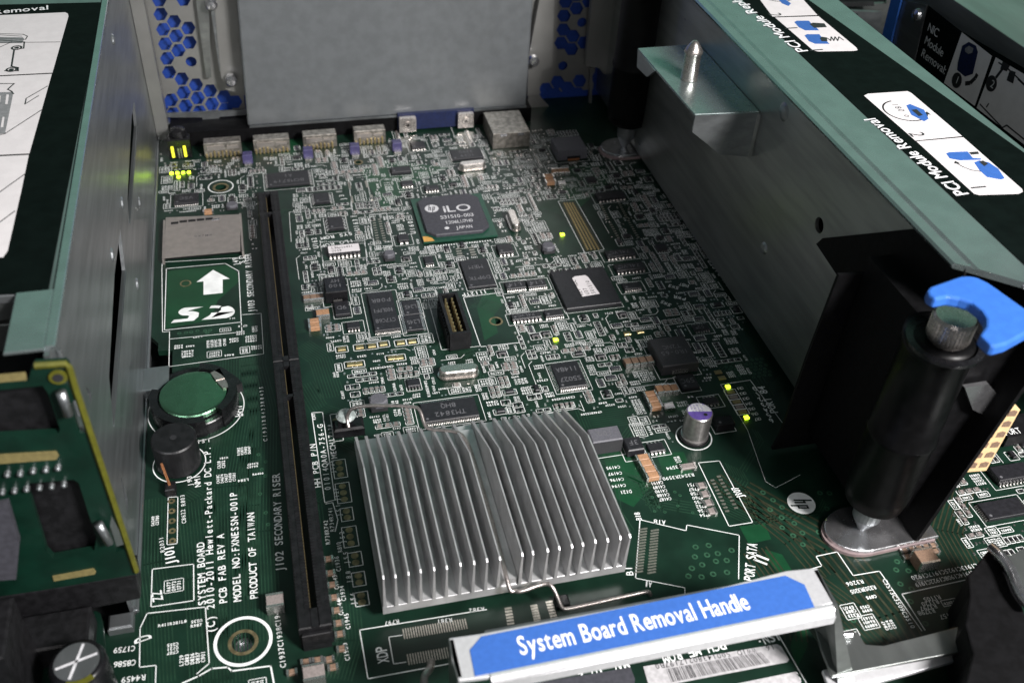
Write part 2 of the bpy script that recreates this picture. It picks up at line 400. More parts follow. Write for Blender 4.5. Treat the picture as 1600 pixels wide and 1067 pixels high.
pline([(544, 275), (572, 273), (583, 330), (551, 333)], .02, True); pline([(577, 336), (604, 333), (614, 385), (586, 390)], .02, True)
pline([(513, 378), (570, 377), (574, 415), (506, 420), (500, 376)], .018)
pline([(455, 378), (452, 332), (550, 326)], .015)
pline([(1310, 735), (1285, 700)], .02)
for k, t in enumerate(('C4191', 'C4189', 'C4190', 'C4188', 'C4187')): stext(t, (1035 + k * 3.2, 751 + k * 6.3), (1016 + k * 3.2, 753.5 + k * 6.3), .12)
for k, t in enumerate(('C4195', 'C4197', 'C4196', 'C4194')): stext(t, (968 + k * 3, 727 + k * 9.5), (946 + k * 3, 729.5 + k * 9.5), .12)
for k, t in enumerate(('C751', 'C757', 'C758', 'C760', 'C755', 'C752', 'C756', 'C754')): stext(t, (1089 + k * 2.9, 754 + k * 6.7), (1072 + k * 2.9, 756 + k * 6.7), .12)
stext('R3594', (1063, 726), (1040, 730), .13); stext('R3542R3590', (1083, 739), (1034, 746), .13); stext('D121', (986, 765), (968, 767), .13)
stext('C1913C1925C1917C1920', (1525, 880), (1422, 900), .14); stext('C1914C1908C1922C1919', (1520, 891), (1428, 911), .14)
for k, t in enumerate(('R1105', 'R1120', 'R3797', 'R3798')): stext(t, (1467 - k * 3, 929 + k * 7), (1441 - k * 3, 934 + k * 7), .14)
stext('C2157', (1492, 955), (1466, 961), .14); stext('R3206', (1347, 905), (1320, 910), .13); stext('R3203R3205', (1366, 914), (1327, 922), .13); stext('C3513C3509C3510', (1378, 905), (1424, 982), .13)
stext('C1931R8433R8435', (418, 690), (411, 603), .12); stext('C1937C1938C1948', (447, 1042), (436, 948), .14)
for t, a, b in (('C1936', (533, 892), (529, 868)), ('C1943', (530, 920), (526, 897)), ('C1934', (541, 938), (537, 914)), ('C1944', (537, 960), (533, 936)), ('C1945', (548, 982), (544, 957)), ('C1950', (547, 1031), (542, 1003)), ('R810', (535, 862), (532, 846)), ('R738R742', (516, 850), (512, 812)), ('R734R741', (523, 830), (519, 792))): stext(t, a, b, .12)
stext('C8622', (291, 817), (289, 795), .12); stext('R803', (290, 790), (288, 772), .12); stext('R797', (623, 967), (600, 971), .12); stext('R381', (706, 965), (682, 968), .12); stext('R382', (756, 948), (732, 951), .12)
stext('R2031', (258, 862), (255, 838), .12); stext('C1759', (212, 1008), (178, 1012), .16); stext('C8586', (213, 1030), (178, 1034), .16); stext('R4459', (228, 1053), (190, 1058), .16)
# hp roundel on the board near the latch post
c = P(1252, 786)
ci = MB()
silk.disc(c.x, c.y, .40, ZS, 48)
hpd = MB()
A_ = P(1266, 797); B_ = P(1238, 775); 
def strokes(mb, segs, O, U, V, k, wd, z):
    for a, b in segs:
        pa = O + U * a[0] * k + V * a[1] * k; pc = O + U * b[0] * k + V * b[1] * k
        mb.line([(pa.x, pa.y), (pc.x, pc.y)], wd, z)
HPS = [((-.42, -.45), (-.12, .95)), ((-.26, .30), (0, .34)), ((0, .34), (-.16, -.48)), ((.10, -.95), (.36, .34)), ((.36, .34), (.62, .34)), ((.62, .34), (.46, -.44)), ((.46, -.44), (.20, -.44))]
strokes(hpd, HPS, Vector((c.x, c.y)), Vector((0, -1)), Vector((1, 0)), .33, .055, ZS + .004)
part(hpd, 'logo_letters', 'solder_mask', board, 'dark slanted hp letters inside the white roundel')
mark(c.x - .45, c.y - .45, c.x + .45, c.y + .45)

# --- copper: brighter green planes, trace bundles and vias -------------------------------------------------------------
cp = MB()
def plane(px, z=.0025): cp.quad([(x, y, z) for x, y in pb(px)])
plane([(262, 424), (357, 414), (371, 426), (373, 440), (340, 470), (330, 500), (258, 514)][::-1])
plane([(870, 262), (935, 258), (955, 282), (900, 330), (880, 300)][::-1]); plane([(757, 455), (776, 458), (790, 470), (772, 492), (778, 520), (757, 532), (745, 480)][::-1])
plane([(940, 706), (1000, 700), (1015, 762), (990, 792), (965, 780)][::-1]); plane([(1025, 708), (1068, 706), (1084, 742), (1040, 750)][::-1])
plane([(1033, 618), (1075, 612), (1090, 650), (1040, 650)][::-1]); plane([(1195, 858), (1222, 866), (1238, 892), (1215, 894), (1196, 870)][::-1])
plane([(1420, 884), (1455, 872), (1462, 893), (1440, 900)][::-1]); plane([(1246, 968), (1262, 968), (1262, 1010), (1245, 1042), (1235, 1010)][::-1])
plane([(1155, 822), (1195, 818), (1205, 842), (1170, 850)][::-1])
plane([(430, 215), (480, 222), (475, 250), (440, 240)][::-1]); plane([(600, 330), (560, 262), (600, 250), (700, 262), (640, 290)][::-1]) 
parts(cp, 'copper_plane', 'solder_mask_copper', board, 'brighter green areas where copper lies under the mask')
tr = MB()
def bundle(px, n, pitch, wd, mb=tr, z=.004):
    pts = [Vector(p) for p in pb(px)]
    for k in range(n):
        off = (k - (n - 1) / 2) * pitch; q = []
        for i, p in enumerate(pts):
            d1 = (p - pts[i - 1]).normalized() if i else (pts[1] - p).normalized(); d2 = (pts[i + 1] - p).normalized() if i < len(pts) - 1 else d1
            b = Vector((-d1.y - d2.y, d1.x + d2.x)); b = b / max(.3, b.dot(Vector((-d1.y, d1.x)))) ; q.append(p + b * off)
        mb.line(q, wd, z)
bundle([(330, 1067), (318, 900), (306, 780), (290, 770)], 12, .085, .03); bundle([(360, 1067), (352, 760), (372, 640), (372, 560)], 14, .085, .03)
bundle([(415, 1000), (408, 830), (412, 640), (395, 570), (400, 520)], 10, .085, .03); bundle([(385, 930), (388, 790), (392, 700)], 8, .08, .028)
bundle([(300, 560), (350, 640), (340, 700)], 9, .085, .03); bundle([(250, 1067), (245, 960), (236, 880), (238, 780)], 9, .085, .03)
bundle([(530, 1060), (548, 1000), (536, 860)], 8, .085, .03); bundle([(280, 530), (365, 522)], 8, .07, .025)
br = MB()
bundle([(1160, 770), (1300, 850), (1390, 960), (1420, 1010)], 6, .2, .06, br); bundle([(1120, 745), (1240, 842), (1290, 900)], 5, .16, .04, br); bundle([(1250, 900), (1330, 960), (1380, 1010)], 8, .13, .04, br)
bundle([(1180, 860), (1230, 930), (1240, 1000)], 6, .14, .04, br); bundle([(1500, 760), (1480, 830), (1520, 900)], 7, .13, .04, br)
bundle([(800, 512), (860, 516), (960, 530), (1010, 520)], 7, .1, .04, tr); bundle([(900, 380), (970, 400), (990, 470)], 5, .1, .035)
bundle([(470, 540), (500, 560), (520, 620)], 9, .09, .03); bundle([(476, 600), (500, 640), (530, 650)], 7, .09, .03); bundle([(600, 560), (660, 555), (672, 520)], 6, .09, .03)
bundle([(690, 520), (735, 550), (745, 600)], 6, .1, .03); bundle([(1080, 470), (1130, 520), (1190, 620)], 8, .12, .035); bundle([(1110, 560), (1150, 560), (1180, 590)], 7, .1, .035)
bundle([(1010, 780), (1060, 790), (1120, 800)], 5, .1, .035); bundle([(980, 830), (960, 800), (955, 760)], 5, .1, .035)
random.seed(5)
for k in range(90):                                    # short criss-cross runs everywhere
    u = random.uniform(480, 1200); v = random.uniform(240, 820)
    L = random.uniform(20, 70); a = random.choice((0, .5, .25, .75)) * math.pi
    x, y = P(u, v).x, P(u, v).y; d = Vector((math.cos(a), math.sin(a))); n_ = random.randint(3, 9); ll = random.uniform(.6, 2.2)
    for j in range(n_):
        o_ = Vector((-d.y, d.x)) * j * .09 + Vector((x, y)); tr.line([o_, o_ + d * ll, o_ + d * ll + Vector((d.x - d.y, d.y + d.x)) * .3], .03, .004)
part(tr, 'copper_trace', 'trace_green', board); part(br, 'copper_trace', 'trace_brown', board, 'brownish parallel copper traces near the latch post')
vi = MB()
def vias(px, sp, r, jit=.3, gap=.0):
    poly = pb(px); xs = [p[0] for p in poly]; ys = [p[1] for p in poly]; y = min(ys); row = 0
    while y < max(ys):
        x = min(xs) + (row % 2) * sp / 2
        while x < max(xs):
            X, Y = x + random.uniform(-jit, jit) * sp, y + random.uniform(-jit, jit) * sp
            if inside(poly, X, Y) and random.random() > gap and free(X - r, Y - r, X + r, Y + r): vi.ring(X, Y, r, r * .45, .006, 10)
            x += sp
        y += sp * .87; row += 1
vias([(1075, 845), (1150, 850), (1150, 905), (1065, 900)], .36, .09, .15); vias([(1185, 770), (1300, 760), (1310, 800), (1330, 850), (1240, 860), (1210, 820)], .36, .085, .2, .2)
vias([(1330, 880), (1470, 860), (1520, 960), (1500, 985), (1440, 980), (1380, 890)], .38, .085, .3, .15); vias([(395, 945), (435, 930), (445, 1030), (425, 1040), (385, 955)], .32, .08, .3, .2); vias([(400, 620), (412, 620), (425, 900), (410, 900)], .34, .06, .3, .35)
vias([(1290, 940), (1330, 960), (1350, 1000), (1300, 990)], .34, .08, .3, .3); vias([(275, 512), (330, 508), (332, 520), (276, 524)], .2, .07, .15)
vias([(1000, 740), (1085, 740), (1135, 820), (1020, 800)], .28, .05, .5, .5); vias([(1130, 565), (1190, 560), (1210, 590), (1140, 590)], .18, .06, .1)
vias([(95, 970), (175, 965), (215, 1010), (180, 1067)], .4, .07, .3, .5)
o = part(vi, 'via', 'via', board, 'rows of small round plated holes in the green mask'); o['kind'] = 'stuff'

# =============================================================== large components soldered on the board
def rect(bl, tr_, z):
    a, b = P(*bl, z), P(*tr_, z); return min(a.x, b.x), min(a.y, b.y), max(a.x, b.x), max(a.y, b.y)
def rect4(pts, z):
    q = [P(*p, z) for p in pts]; xs = sorted(p.x for p in q); ys = sorted(p.y for p in q)
    return (xs[0] + xs[1]) / 2, (ys[0] + ys[1]) / 2, (xs[2] + xs[3]) / 2, (ys[2] + ys[3]) / 2
def pinrow(mb, x0, y0, x1, y1, side, n, L=.09, wd=None, ht=.05):
    for k in range(n):
        t = (k + .5) / n
        if side in 'ns':
            pw = wd or (x1 - x0) / n * .5; x = x0 + (x1 - x0) * t; s_ = -1 if side == 's' else 1; y = y0 if side == 's' else y1
            mb.box(x - pw / 2, y, ht, x + pw / 2, y + s_ * L * .45, ht + .015).box(x - pw / 2, y + s_ * L * .4, .008, x + pw / 2, y + s_ * L * .5, ht + .015).box(x - pw / 2, y + s_ * L * .5, .008, x + pw / 2, y + s_ * L, .024)
        else:
            pw = wd or (y1 - y0) / n * .5; y = y0 + (y1 - y0) * t; s_ = -1 if side == 'w' else 1; x = x0 if side == 'w' else x1
            mb.box(x, y - pw / 2, ht, x + s_ * L * .45, y + pw / 2, ht + .015).box(x + s_ * L * .4, y - pw / 2, .008, x + s_ * L * .5, y + pw / 2, ht + .015).box(x + s_ * L * .5, y - pw / 2, .008, x + s_ * L, y + pw / 2, .024)
def chip(name, r, h, label, pins=(), marks=(), m='chip_black', c=.015, mk='mark_grey', flip=True, L=.1, base=.012, outl=True, dot=True):
    x0, y0, x1, y1 = r
    o = part(MB().prism([(x0, y0), (x1, y0), (x1, y1), (x0, y1)], base, h, c), name, m, board, label)
    if pins:
        p = MB()
        for side, n in pins: pinrow(p, x0, y0, x1, y1, side, n, L, ht=h * .4)
        child_mesh(p.build('pins', 'solder'), o)
    mk_ = MB()
    if marks:
        nl = len(marks); lh = (y1 - y0) * .8 / nl; hh = min(lh * .62, .22)
        for i, t in enumerate(marks):
            wd = min((x1 - x0) * .8, len(t) * hh * .8); adv = wd / len(t)
            if flip: O = Vector(((x0 + x1) / 2 + wd / 2, (y0 + y1) / 2 - ((nl - 1) / 2 - i) * lh + hh / 2, h + .003)); mk_.glyphs(t, O, (-1, 0, 0), (0, -1, 0), hh, adv)
            else: O = Vector(((x0 + x1) / 2 - wd / 2, (y0 + y1) / 2 + ((nl - 1) / 2 - i) * lh - hh / 2, h + .003)); mk_.glyphs(t, O, (1, 0, 0), (0, 1, 0), hh, adv)
    if dot and (x1 - x0) > .5: mk_.disc(x0 + .12, y0 + .12, .045, h + .003, 14)
    if mk_.v: child_mesh(mk_.build('marking', mk), o)
    e = L + .05 if pins else .06
    if outl: sline([(x0 - e, y0 - e), (x1 + e, y0 - e), (x1 + e, y1 + e), (x0 - e, y1 + e)], .016, True)
    mark(x0 - e, y0 - e, x1 + e, y1 + e); return o

mark(P(751, 542).x - .2, P(751, 542).y + .1, P(816, 535).x - .3, P(784, 457).y)
c = P(380, 1001); mark(c.x - .75, c.y - .75, c.x + .75, c.y + .75)
# --- management processor with hp iLO lettering
x0, y0, x1, y1 = rect4([(643.6, 313), (752.7, 301), (776, 368), (660, 379)], .1)
ilo = part(MB().prism([(x0, y0), (x1, y0), (x1, y1), (x0, y1)], .04, .11), 'management_processor', 'bga_green', board, 'large square chip with white iLO lettering, JAPAN marking and a green rim')
a = x0 + .20; b = x1 - .22; d = y1 - .12; e = y0 + .22; cc = .32
cap = MB().prism([(a + cc, e), (b - cc, e), (b, e + cc), (b, d - cc), (b - cc, d), (a + cc, d), (a, d - cc), (a, e + cc)], .112, .24, .03)
capo = child_mesh(cap.build('chip_lid', 'chip_grey'), ilo)
mk = MB(); h_ = .243; cx = (a + b) / 2
def ctext(mb, t, cx, y, h, z, sp=.75, bold=False, hi=True):
    adv = h * sp; mb.glyphs(t, (cx - adv * len(t) / 2, y, z), (1, 0, 0), (0, 1, 0), h, adv, bold, hi=hi)
Hh = d - e
q_ = P(694, 332, h_); mk.glyphs('iLO', (q_.x, q_.y, h_), (1.15, 0, 0), (0, 1, 0), .47, .36, True, mono=False, hi=True)
qd_ = P(674.5, 326, h_); mk.disc(qd_.x, qd_.y, .27, h_, 36)
ctext(mk, '531510-003', cx + .12, d - Hh * .62, .235, h_, .56); ctext(mk, '1206LU7H0', cx + .12, d - Hh * .76, .215, h_, .56); ctext(mk, 'JAPAN', cx + .22, d - Hh * .91, .215, h_, .62)
mk.disc(cx - .42, d - Hh * .86, .09, h_, 20)
child_mesh(mk.build('marking', 'mark_white'), ilo)
hp2 = MB(); strokes(hp2, HPS, Vector((qd_.x - .03, qd_.y)), Vector((1, 0)), Vector((0, 1)), .25, .035, h_ + .003); child_mesh(hp2.build('logo_letters', 'chip_grey'), ilo)
qd = MB().quad([(x0 + .02, y0 + .02, .113), (x0 + .42, y0 + .02, .113), (x0 + .36, y0 + .22, .113), (x0 + .22, y0 + .34, .113), (x0 + .02, y0 + .38, .113)]); child_mesh(qd.build('corner_mark', 'orange_pad'), ilo)
mark(x0 - .05, y0 - .05, x1 + .05, y1 + .05)
for k in range(26): silk.box(x0 + k * .1, y0 - .2, 0, x0 + k * .1 + .05, y0 - .13, ZS); 
# --- programmable logic chip with white sticker
x0, y0, x1, y1 = rect4([(862, 425), (944, 416), (969.6, 472.5), (883.7, 484.4)], .15)
cpld = chip('logic_chip', (x0, y0, x1, y1), .17, 'big square black chip carrying a white REV sticker', [], c=.02, dot=False)
q = [P(*p, .174) for p in ((894, 435), (898, 432), (914, 430), (919, 433), (937, 459), (910, 463.5))]
st = child_mesh(MB().slab(q, (0, 0, .005)).build('sticker', 'white_label', None, 'white sticker with two cut corners reading REV VDC U37'), cpld)
sm = MB()
for i, t in enumerate(('REV VDC', 'U37', 'S01510')):
    A = P(912 + i * 9.5, 461 - i * 1.2, .184); B = P(899 + i * 9.5, 437 - i * 1.2, .184); L = (B - A).length; dd = (B - A).normalized()
    sm.glyphs(t, A, dd, Vector((-dd.y, dd.x, 0)), .15, L / max(7, len(t)))
child_mesh(sm.build('marking', 'label_ink'), cpld)
# --- named black chips
chip('memory_chip', rect4([(719, 407), (762, 404), (773, 446), (731, 450)], .1), .12, 'square black memory chip between the processor and the pin header', [], ('D9PTK', 'MEM'), flip=True)
chip('network_chip', rect((419, 292), (481, 266), .1), .11, 'flat black network chip just behind the far end of the riser slot', [('w', 16), ('e', 16)], ('BCM5719', 'A1'))
chip('flash_chip', rect4([(573, 460), (611, 454), (626, 513.4), (586, 517.5)], .1), .12, 'tall black flash chip with rows of fine pins, left of the pin header', [('s', 24), ('n', 24)], ('CY7C68', '100LPFI', 'P08R'), L=.13)
chip('interface_chip', rect4([(628, 470), (650, 467), (656, 490), (632, 492)], .1), .1, 'rear one of two stacked black interface chips beside the flash chip', [('w', 10), ('e', 10)], ('L245',))
chip('interface_chip', rect4([(632, 493), (656, 490), (661, 514), (635, 516)], .1), .1, 'front one of two stacked black interface chips beside the flash chip', [('w', 10), ('e', 10)], ('L245',))
chip('bios_rom', rect((514.5, 358), (534, 338), .13), .15, 'black eight pin ROM chip above the SYS ROM lettering', [('w', 4), ('e', 4)], ())
rm = chip('management_rom', rect((513, 396), (561, 379.5), .2), .22, 'black ROM chip topped by a white printed label', [('s', 8), ('n', 8)], (), dot=False, L=.17)
x0, y0, x1, y1 = rect((514, 396), (560, 380), .23)
child_mesh(MB().box(x0, y0, .222, x1, y1, .228).build('sticker', 'white_label'), rm)
sm = MB()
for i, t in enumerate(('L36pse431', 'U154', '2012-04-20')): sm.glyphs(t, (x0 + .12, y1 - .21 - i * .19, .232), (1, 0, 0), (0, 1, 0), .13, .087)
child_mesh(sm.build('marking', 'label_ink'), rm)
chip('regulator_chip', rect((492, 317), (513, 301), .12), .14, 'small black chip with side pins behind the SYS ROM chip', [('w', 6), ('e', 6)], ())
chip('audio_chip', rect((272, 319), (310, 301), .1), .11, 'flat black square chip between the green light row and the card reader', [('s', 12), ('n', 12)], ('VSC',))
chip('network_chip', rect((708, 250), (750, 232), .1), .12, 'black chip directly behind the far silver crystal can', [('w', 9), ('e', 9)], ('ICS9', '32SQ'))
chip('controller_chip', rect((644, 232), (662, 221), .1), .12, 'little black square chip near the video port', [('s', 5), ('n', 5)])
chip('wide_chip', rect4([(655, 630), (742, 621), (748, 650), (663, 659)], .1), .12, 'long black chip with fine pin rows partly under the wire clip behind the heatsink', [('s', 32), ('n', 32)], ('TM3842', '8HQ'), L=.13)
chip('controller_chip', rect4([(859, 569), (901, 564), (918, 601), (876, 607)], .1), .12, 'square black controller chip with a round swirl mark near the middle light', [('w', 14), ('s', 14), ('e', 14), ('n', 14)], ('S5027', '1148A'))
chip('bus_chip', rect((792, 452), (818, 438), .1), .11, 'left one of the two bus chips above the screw hole row', [('s', 10), ('n', 10)], ('L14',))
chip('bus_chip', rect((826, 449), (850, 435), .1), .11, 'right one of the two bus chips beside the stickered chip', [('s', 10), ('n', 10)], ('L14',))
chip('bus_chip', rect((801, 500), (843, 486), .12), .14, 'black eight by eight pin chip right of the bare screw hole', [('s', 8), ('n', 8)], ('74LVC',))
chip('bus_chip', rect((853, 495), (877, 482), .1), .11, 'small black bus chip with fine pins in front of the stickered chip corner', [('s', 9), ('n', 9)], ())
chip('bus_chip', rect((949, 402), (988, 388), .12), .14, 'rear one of two wide pinned chips right of the stickered chip', [('s', 8), ('n', 8)], ('74LVC',))
chip('bus_chip', rect((964, 424), (1003, 409), .12), .14, 'front one of two wide pinned chips right of the stickered chip', [('s', 8), ('n', 8)], ('74LVC',))
chip('bus_chip', rect((935, 312), (972, 298), .12), .14, 'black pinned chip at the rim of the dark corner by the rear latch post', [('s', 8), ('n', 8)], ())
chip('power_chip', rect4([(520, 474), (542, 470), (549, 490), (526, 494)], .1), .14, 'square black power chip in front of the tall black inductor', [], ('9D',))
chip('power_chip', rect4([(1057, 587), (1083, 584), (1092, 605), (1066, 609)], .1), .14, 'square black power chip in front of the big dark inductor', [], ('59C',))
chip('power_chip', rect4([(962, 431), (0, 0), (0, 0), (0, 0)][:1] * 4, .1) if 0 else rect((976, 452), (998, 440), .1), .1, 'small chip with fine pins beside the stickered chip corner', [('s', 8), ('n', 8)])
chip('power_chip', rect((543, 514), (561, 502), .1), .12, 'small black chip with side pins left of the flash chip', [('s', 4), ('n', 4)])
chip('power_chip', rect((1103, 631), (1119, 619), .08), .09, 'tiny square chip above the purple topped capacitor', [('s', 4), ('n', 4)])
chip('power_chip', rect((1016, 706), (1034, 690), .08), .09, 'tiny square chip left of the purple topped capacitor', [('s', 4), ('n', 4)])
chip('power_chip', rect((1086, 517), (1104, 505), .08), .09, 'small square chip above the big dark inductor corner', [('s', 6), ('n', 6)], ('52',))
chip('power_chip', rect((612, 271), (640, 260), .12), .16, 'low rounded black part between the rear sockets and the processor', [], c=.03)
chip('power_chip', rect((628, 290), (644, 282), .1), .12, 'small black chip left behind the processor', [('s', 4), ('n', 4)])
chip('power_chip', rect((665, 297), (684, 289), .1), .12, 'small black chip right behind the processor edge', [('s', 5), ('n', 5)])
chip('power_chip', rect((780, 396), (798, 381), .12), .15, 'black eight pin chip in front of the upright crystal can', [('s', 4), ('n', 4)])
chip('power_chip', rect((623, 377), (637, 366), .12), .15, 'little black box left of the processor corner', [('s', 2), ('n', 2)])
chip('power_chip', rect((1086, 667), (1112, 652), .1) if 0 else rect((1120, 672), (1140, 655), .1), .3, 'black box beside the purple topped capacitor', [], m='black_plastic')
chip('memory_chip', rect((1546, 812), (1588, 776), .1), .12, 'black chip with bright pins right of the cream connector', [('w', 9), ('e', 9)], ())
chip('memory_chip', rect((1562, 752), (1598, 722), .2), .24, 'long pinned black chip behind the cream connector', [('s', 10), ('n', 10)], ())
chip('power_chip', rect((662, 441) if 0 else (665, 413), (675, 400), .08), .1, 'tiny chip left of the memory chip', [('s', 4), ('n', 4)])
# empty chip footprints
fp = MB()
def pads(px, n, wd, ln, mb=fp, horiz=True, z=.008):
    a, b = P(*px[0]), P(*px[1])
    for k in range(n):
        c = a.lerp(b, k / (n - 1)); mb.box(c.x - (wd if horiz else ln) / 2, c.y - (ln if horiz else wd) / 2, 0, c.x + (wd if horiz else ln) / 2, c.y + (ln if horiz else wd) / 2, z)
    mark(a.x - .1, a.y - .1, b.x + .1, b.y + .1)
pads([(631, 990), (728, 974)], 26, .032, .30); pads([(638, 1030), (740, 1012)], 26, .032, .30)
pads([(794, 950), (798, 974)], 6, .06, .18, horiz=False); pads([(834, 946), (840, 970)], 7, .06, .18, horiz=False); pads([(858, 940), (866, 966)], 7, .06, .18, horiz=False)
pads([(1005, 826), (998, 893)], 16, .045, .24, horiz=False); pads([(1023, 828), (1018, 894)], 16, .045, .24, horiz=False)
pads([(1113, 750), (1136, 798)], 10, .055, .12, horiz=False); pads([(1123, 744), (1150, 793)], 10, .055, .12, horiz=False)
pads([(584, 345), (591, 380)], 10, .05, .12, horiz=False); pads([(593, 343), (601, 376)], 10, .05, .12, horiz=False)
pads([(546, 290), (550, 312)], 2, .5, .09, horiz=False); pads([(573, 288), (581, 310)], 2, .5, .09, horiz=False)
pads([(938, 318), (950, 342)], 9, .05, .1, horiz=False); pads([(966, 315), (979, 340)], 9, .05, .1, horiz=False)
pads([(953, 348), (968, 375)], 9, .05, .1, horiz=False); pads([(982, 345), (997, 371)], 9, .05, .1, horiz=False)
pads([(716, 389), (719, 400)], 4, .06, .2, horiz=False); pads([(736, 387), (740, 398)], 4, .06, .2, horiz=False)
part(fp, 'bare_solder_pad', 'pad_tin', board, 'rows of bare silver pads where no part is fitted')['kind'] = 'stuff'
gp = MB()
for x, y in ((534, 546), (562, 543), (581, 541), (599, 538), (626, 536), (644, 534), (548, 570), (560, 569), (612, 560), (624, 559)):
    c = P(x, y); gp.prism([(c.x - .13, c.y - .09), (c.x + .13, c.y - .09), (c.x + .13, c.y + .09), (c.x - .13, c.y + .09)], 0, .05, .02); sline([(c.x - .2, c.y - .16), (c.x + .2, c.y - .16), (c.x + .2, c.y + .16), (c.x - .2, c.y + .16)], .02, True); mark(c.x - .22, c.y - .18, c.x + .22, c.y + .18)
for x, y in ((980, 522), (1000, 519), (1122, 582), (1128, 591)):
    c = P(x, y); gp.prism([(c.x - .12, c.y - .08), (c.x + .12, c.y - .08), (c.x + .12, c.y + .08), (c.x - .12, c.y + .08)], 0, .05, .02); mark(c.x - .15, c.y - .1, c.x + .15, c.y + .1)
parts(gp, 'gold_pad', 'gold', board, 'raised gold coloured pads in a row in front of the flash chip')
# fine pitch mezzanine connector
a = P(880, 316); b = P(925, 391); 
mz = part(MB().quad([(P(*p).x, P(*p).y, .012) for p in ((877, 317), (898, 315), (940, 389), (915, 393))][::-1]), 'mezzanine_connector', 'trace_brown', board, 'long brown connector strip with four rows of tiny contacts')
mc = MB()
for k in range(30):
    for j in range(4):
        c = P(*Vector((882 + j * 4.2, 319)).lerp(Vector((918 + j * 5.6, 390)), k / 29)); mc.box(c.x - .03, c.y - .025, .012, c.x + .03, c.y + .025, .05)
child_mesh(mc.build('contacts', 'gold'), mz); pline([(872, 315), (899, 312), (944, 390), (914, 396)], .02, True)
a = P(915, 393); mark(a.x - .9, a.y, a.x + 1.1, P(885, 313).y)
# --- inductors
def blockpart(name, px4, h, m, label, marks=(), c=.03, extra=None):
    x0, y0, x1, y1 = rect4(px4, h); o = part(MB().prism([(x0, y0), (x1, y0), (x1, y1), (x0, y1)], .03, h, c), name, m, board, label)
    if marks:
        k = MB(); hh = min(.2, (y1 - y0) * .5 / len(marks))
        for i, t in enumerate(marks):
            wd = min((x1 - x0) * .8, len(t) * hh * .8); k.glyphs(t, ((x0 + x1) / 2 + wd / 2, (y0 + y1) / 2 + hh * (1.4 * i - (len(marks) - 2) * .6), h + .003), (-1, 0, 0), (0, -1, 0), hh, wd / len(t))
        child_mesh(k.build('marking', 'mark_grey'), o)
    mark(x0 - .1, y0 - .15, x1 + .1, y1 + .05, .01); sline([(x0 - .1, y0 - .15), (x1 + .1, y0 - .15), (x1 + .1, y1 + .1), (x0 - .1, y1 + .1)], .018, True)
    return o, (x0, y0, x1, y1)
o, r = blockpart('power_inductor', [(1015, 529), (1070, 523), (1091, 566), (1034, 573)], .42, 'choke_dark', 'big dark grey square inductor near the primary riser edge', ('1R0-65', 'T2NC'))
child_mesh(MB().box(r[0] + .35, r[1] - .03, .03, r[2] - .35, r[1], .2).build('terminal', 'solder'), o)
o, r = blockpart('power_inductor', [(861, 216), (907, 212), (917, 232), (873, 237)], .5, 'choke_grey', 'grey square inductor with a copper foot near the rear latch post')
child_mesh(MB().box(r[0] + .42, r[1] - .02, .06, r[2] - .3, r[1], .2).build('terminal_slot', 'black_plastic'), o); child_mesh(MB().box(r[0] + .45, r[1] - .05, .02, r[2] - .35, r[1] - .021, .1).build('terminal', 'copper'), o)
o, r = blockpart('power_inductor', [(505, 434), (538, 430), (543, 453), (508, 459)], .5, 'black_gloss', 'tall black shiny inductor right of the riser slot', ('100', 'HY'))
child_mesh(MB().box(r[0] + .25, r[1] - .03, .03, r[2] - .2, r[1], .14).build('terminal', 'solder'), o)
o, r = blockpart('power_inductor', [(916, 670), (965, 664), (973, 684), (928, 692)], .55, 'choke_grey', 'grey topped inductor block at the heatsink rear corner', ('100',))
child_mesh(MB().box(r[0], r[1] - .02, .03, r[2], r[1], .5).build('dark_front', 'choke_dark'), o)
o, r = blockpart('power_module', [(974, 684), (999, 680), (1007, 700), (981, 705)], .3, 'chip_black', 'small black block touching the grey topped inductor', ('3F',))
for i, (x, y, h, rr, lab) in enumerate(((608, 394, .3, .2, 'round grey inductor below the empty pad footprint'), (591, 622, .35, .28, 'round grey inductor under the bent end of the wire clip'), (857, 382, .3, .24, 'grey round inductor left of the mezzanine connector'), (362, 318, .2, .22, 'dull brown inductor beside the rear screw hole'))):
    c = P(x, y, h); k = part(MB().prism([(c.x + rr * math.cos(t * math.pi / 4 + .39) * 1.06, c.y + rr * math.sin(t * math.pi / 4 + .39)) for t in range(8)], .02, h, .04), 'round_inductor', 'choke_grey', board, lab)
    child_mesh(MB().box(c.x - rr * .9, c.y - rr * .95, .02, c.x + rr * .9, c.y + rr * .95, h * .45).build('inductor_base', 'choke_dark'), k); mark(c.x - rr, c.y - rr, c.x + rr, c.y + rr)
# --- crystals
def crystal(a, b, rr, h, lab, m='nickel'):
    A, B = P(*a, h), P(*b, h); d = (B - A).normalized(); n = Vector((-d.y, d.x, 0)); L = (B - A).length
    def oval(r, ex, z): return [(A + (d * (L if abs(t) <= 90 else 0)) + d * math.cos(math.radians(t)) * (r + ex) + n * math.sin(math.radians(t)) * (r + ex)).to_2d().to_3d() + Vector((0, 0, z)) for t in list(range(-90, 91, 15)) + [t_ for t_ in range(91, 270, 15)]]
    def ov(r, z):
        pts = []
        for t in range(-90, 91, 15): pts.append(B + (d * math.cos(math.radians(t)) + n * math.sin(math.radians(t))) * r)
        for t in range(90, 271, 15): pts.append(A + (d * math.cos(math.radians(t)) + n * math.sin(math.radians(t))) * r)
        return [Vector((p.x, p.y, z)) for p in pts]
    o = part(MB().rings([ov(rr + .05, .03), ov(rr + .05, .08), ov(rr, .09), ov(rr, h - .04), ov(rr - .04, h)]), 'crystal_can', m, board, lab)
    mark(min(A.x, B.x) - rr - .1, min(A.y, B.y) - rr - .1, max(A.x, B.x) + rr + .1, max(A.y, B.y) + rr + .1); return o
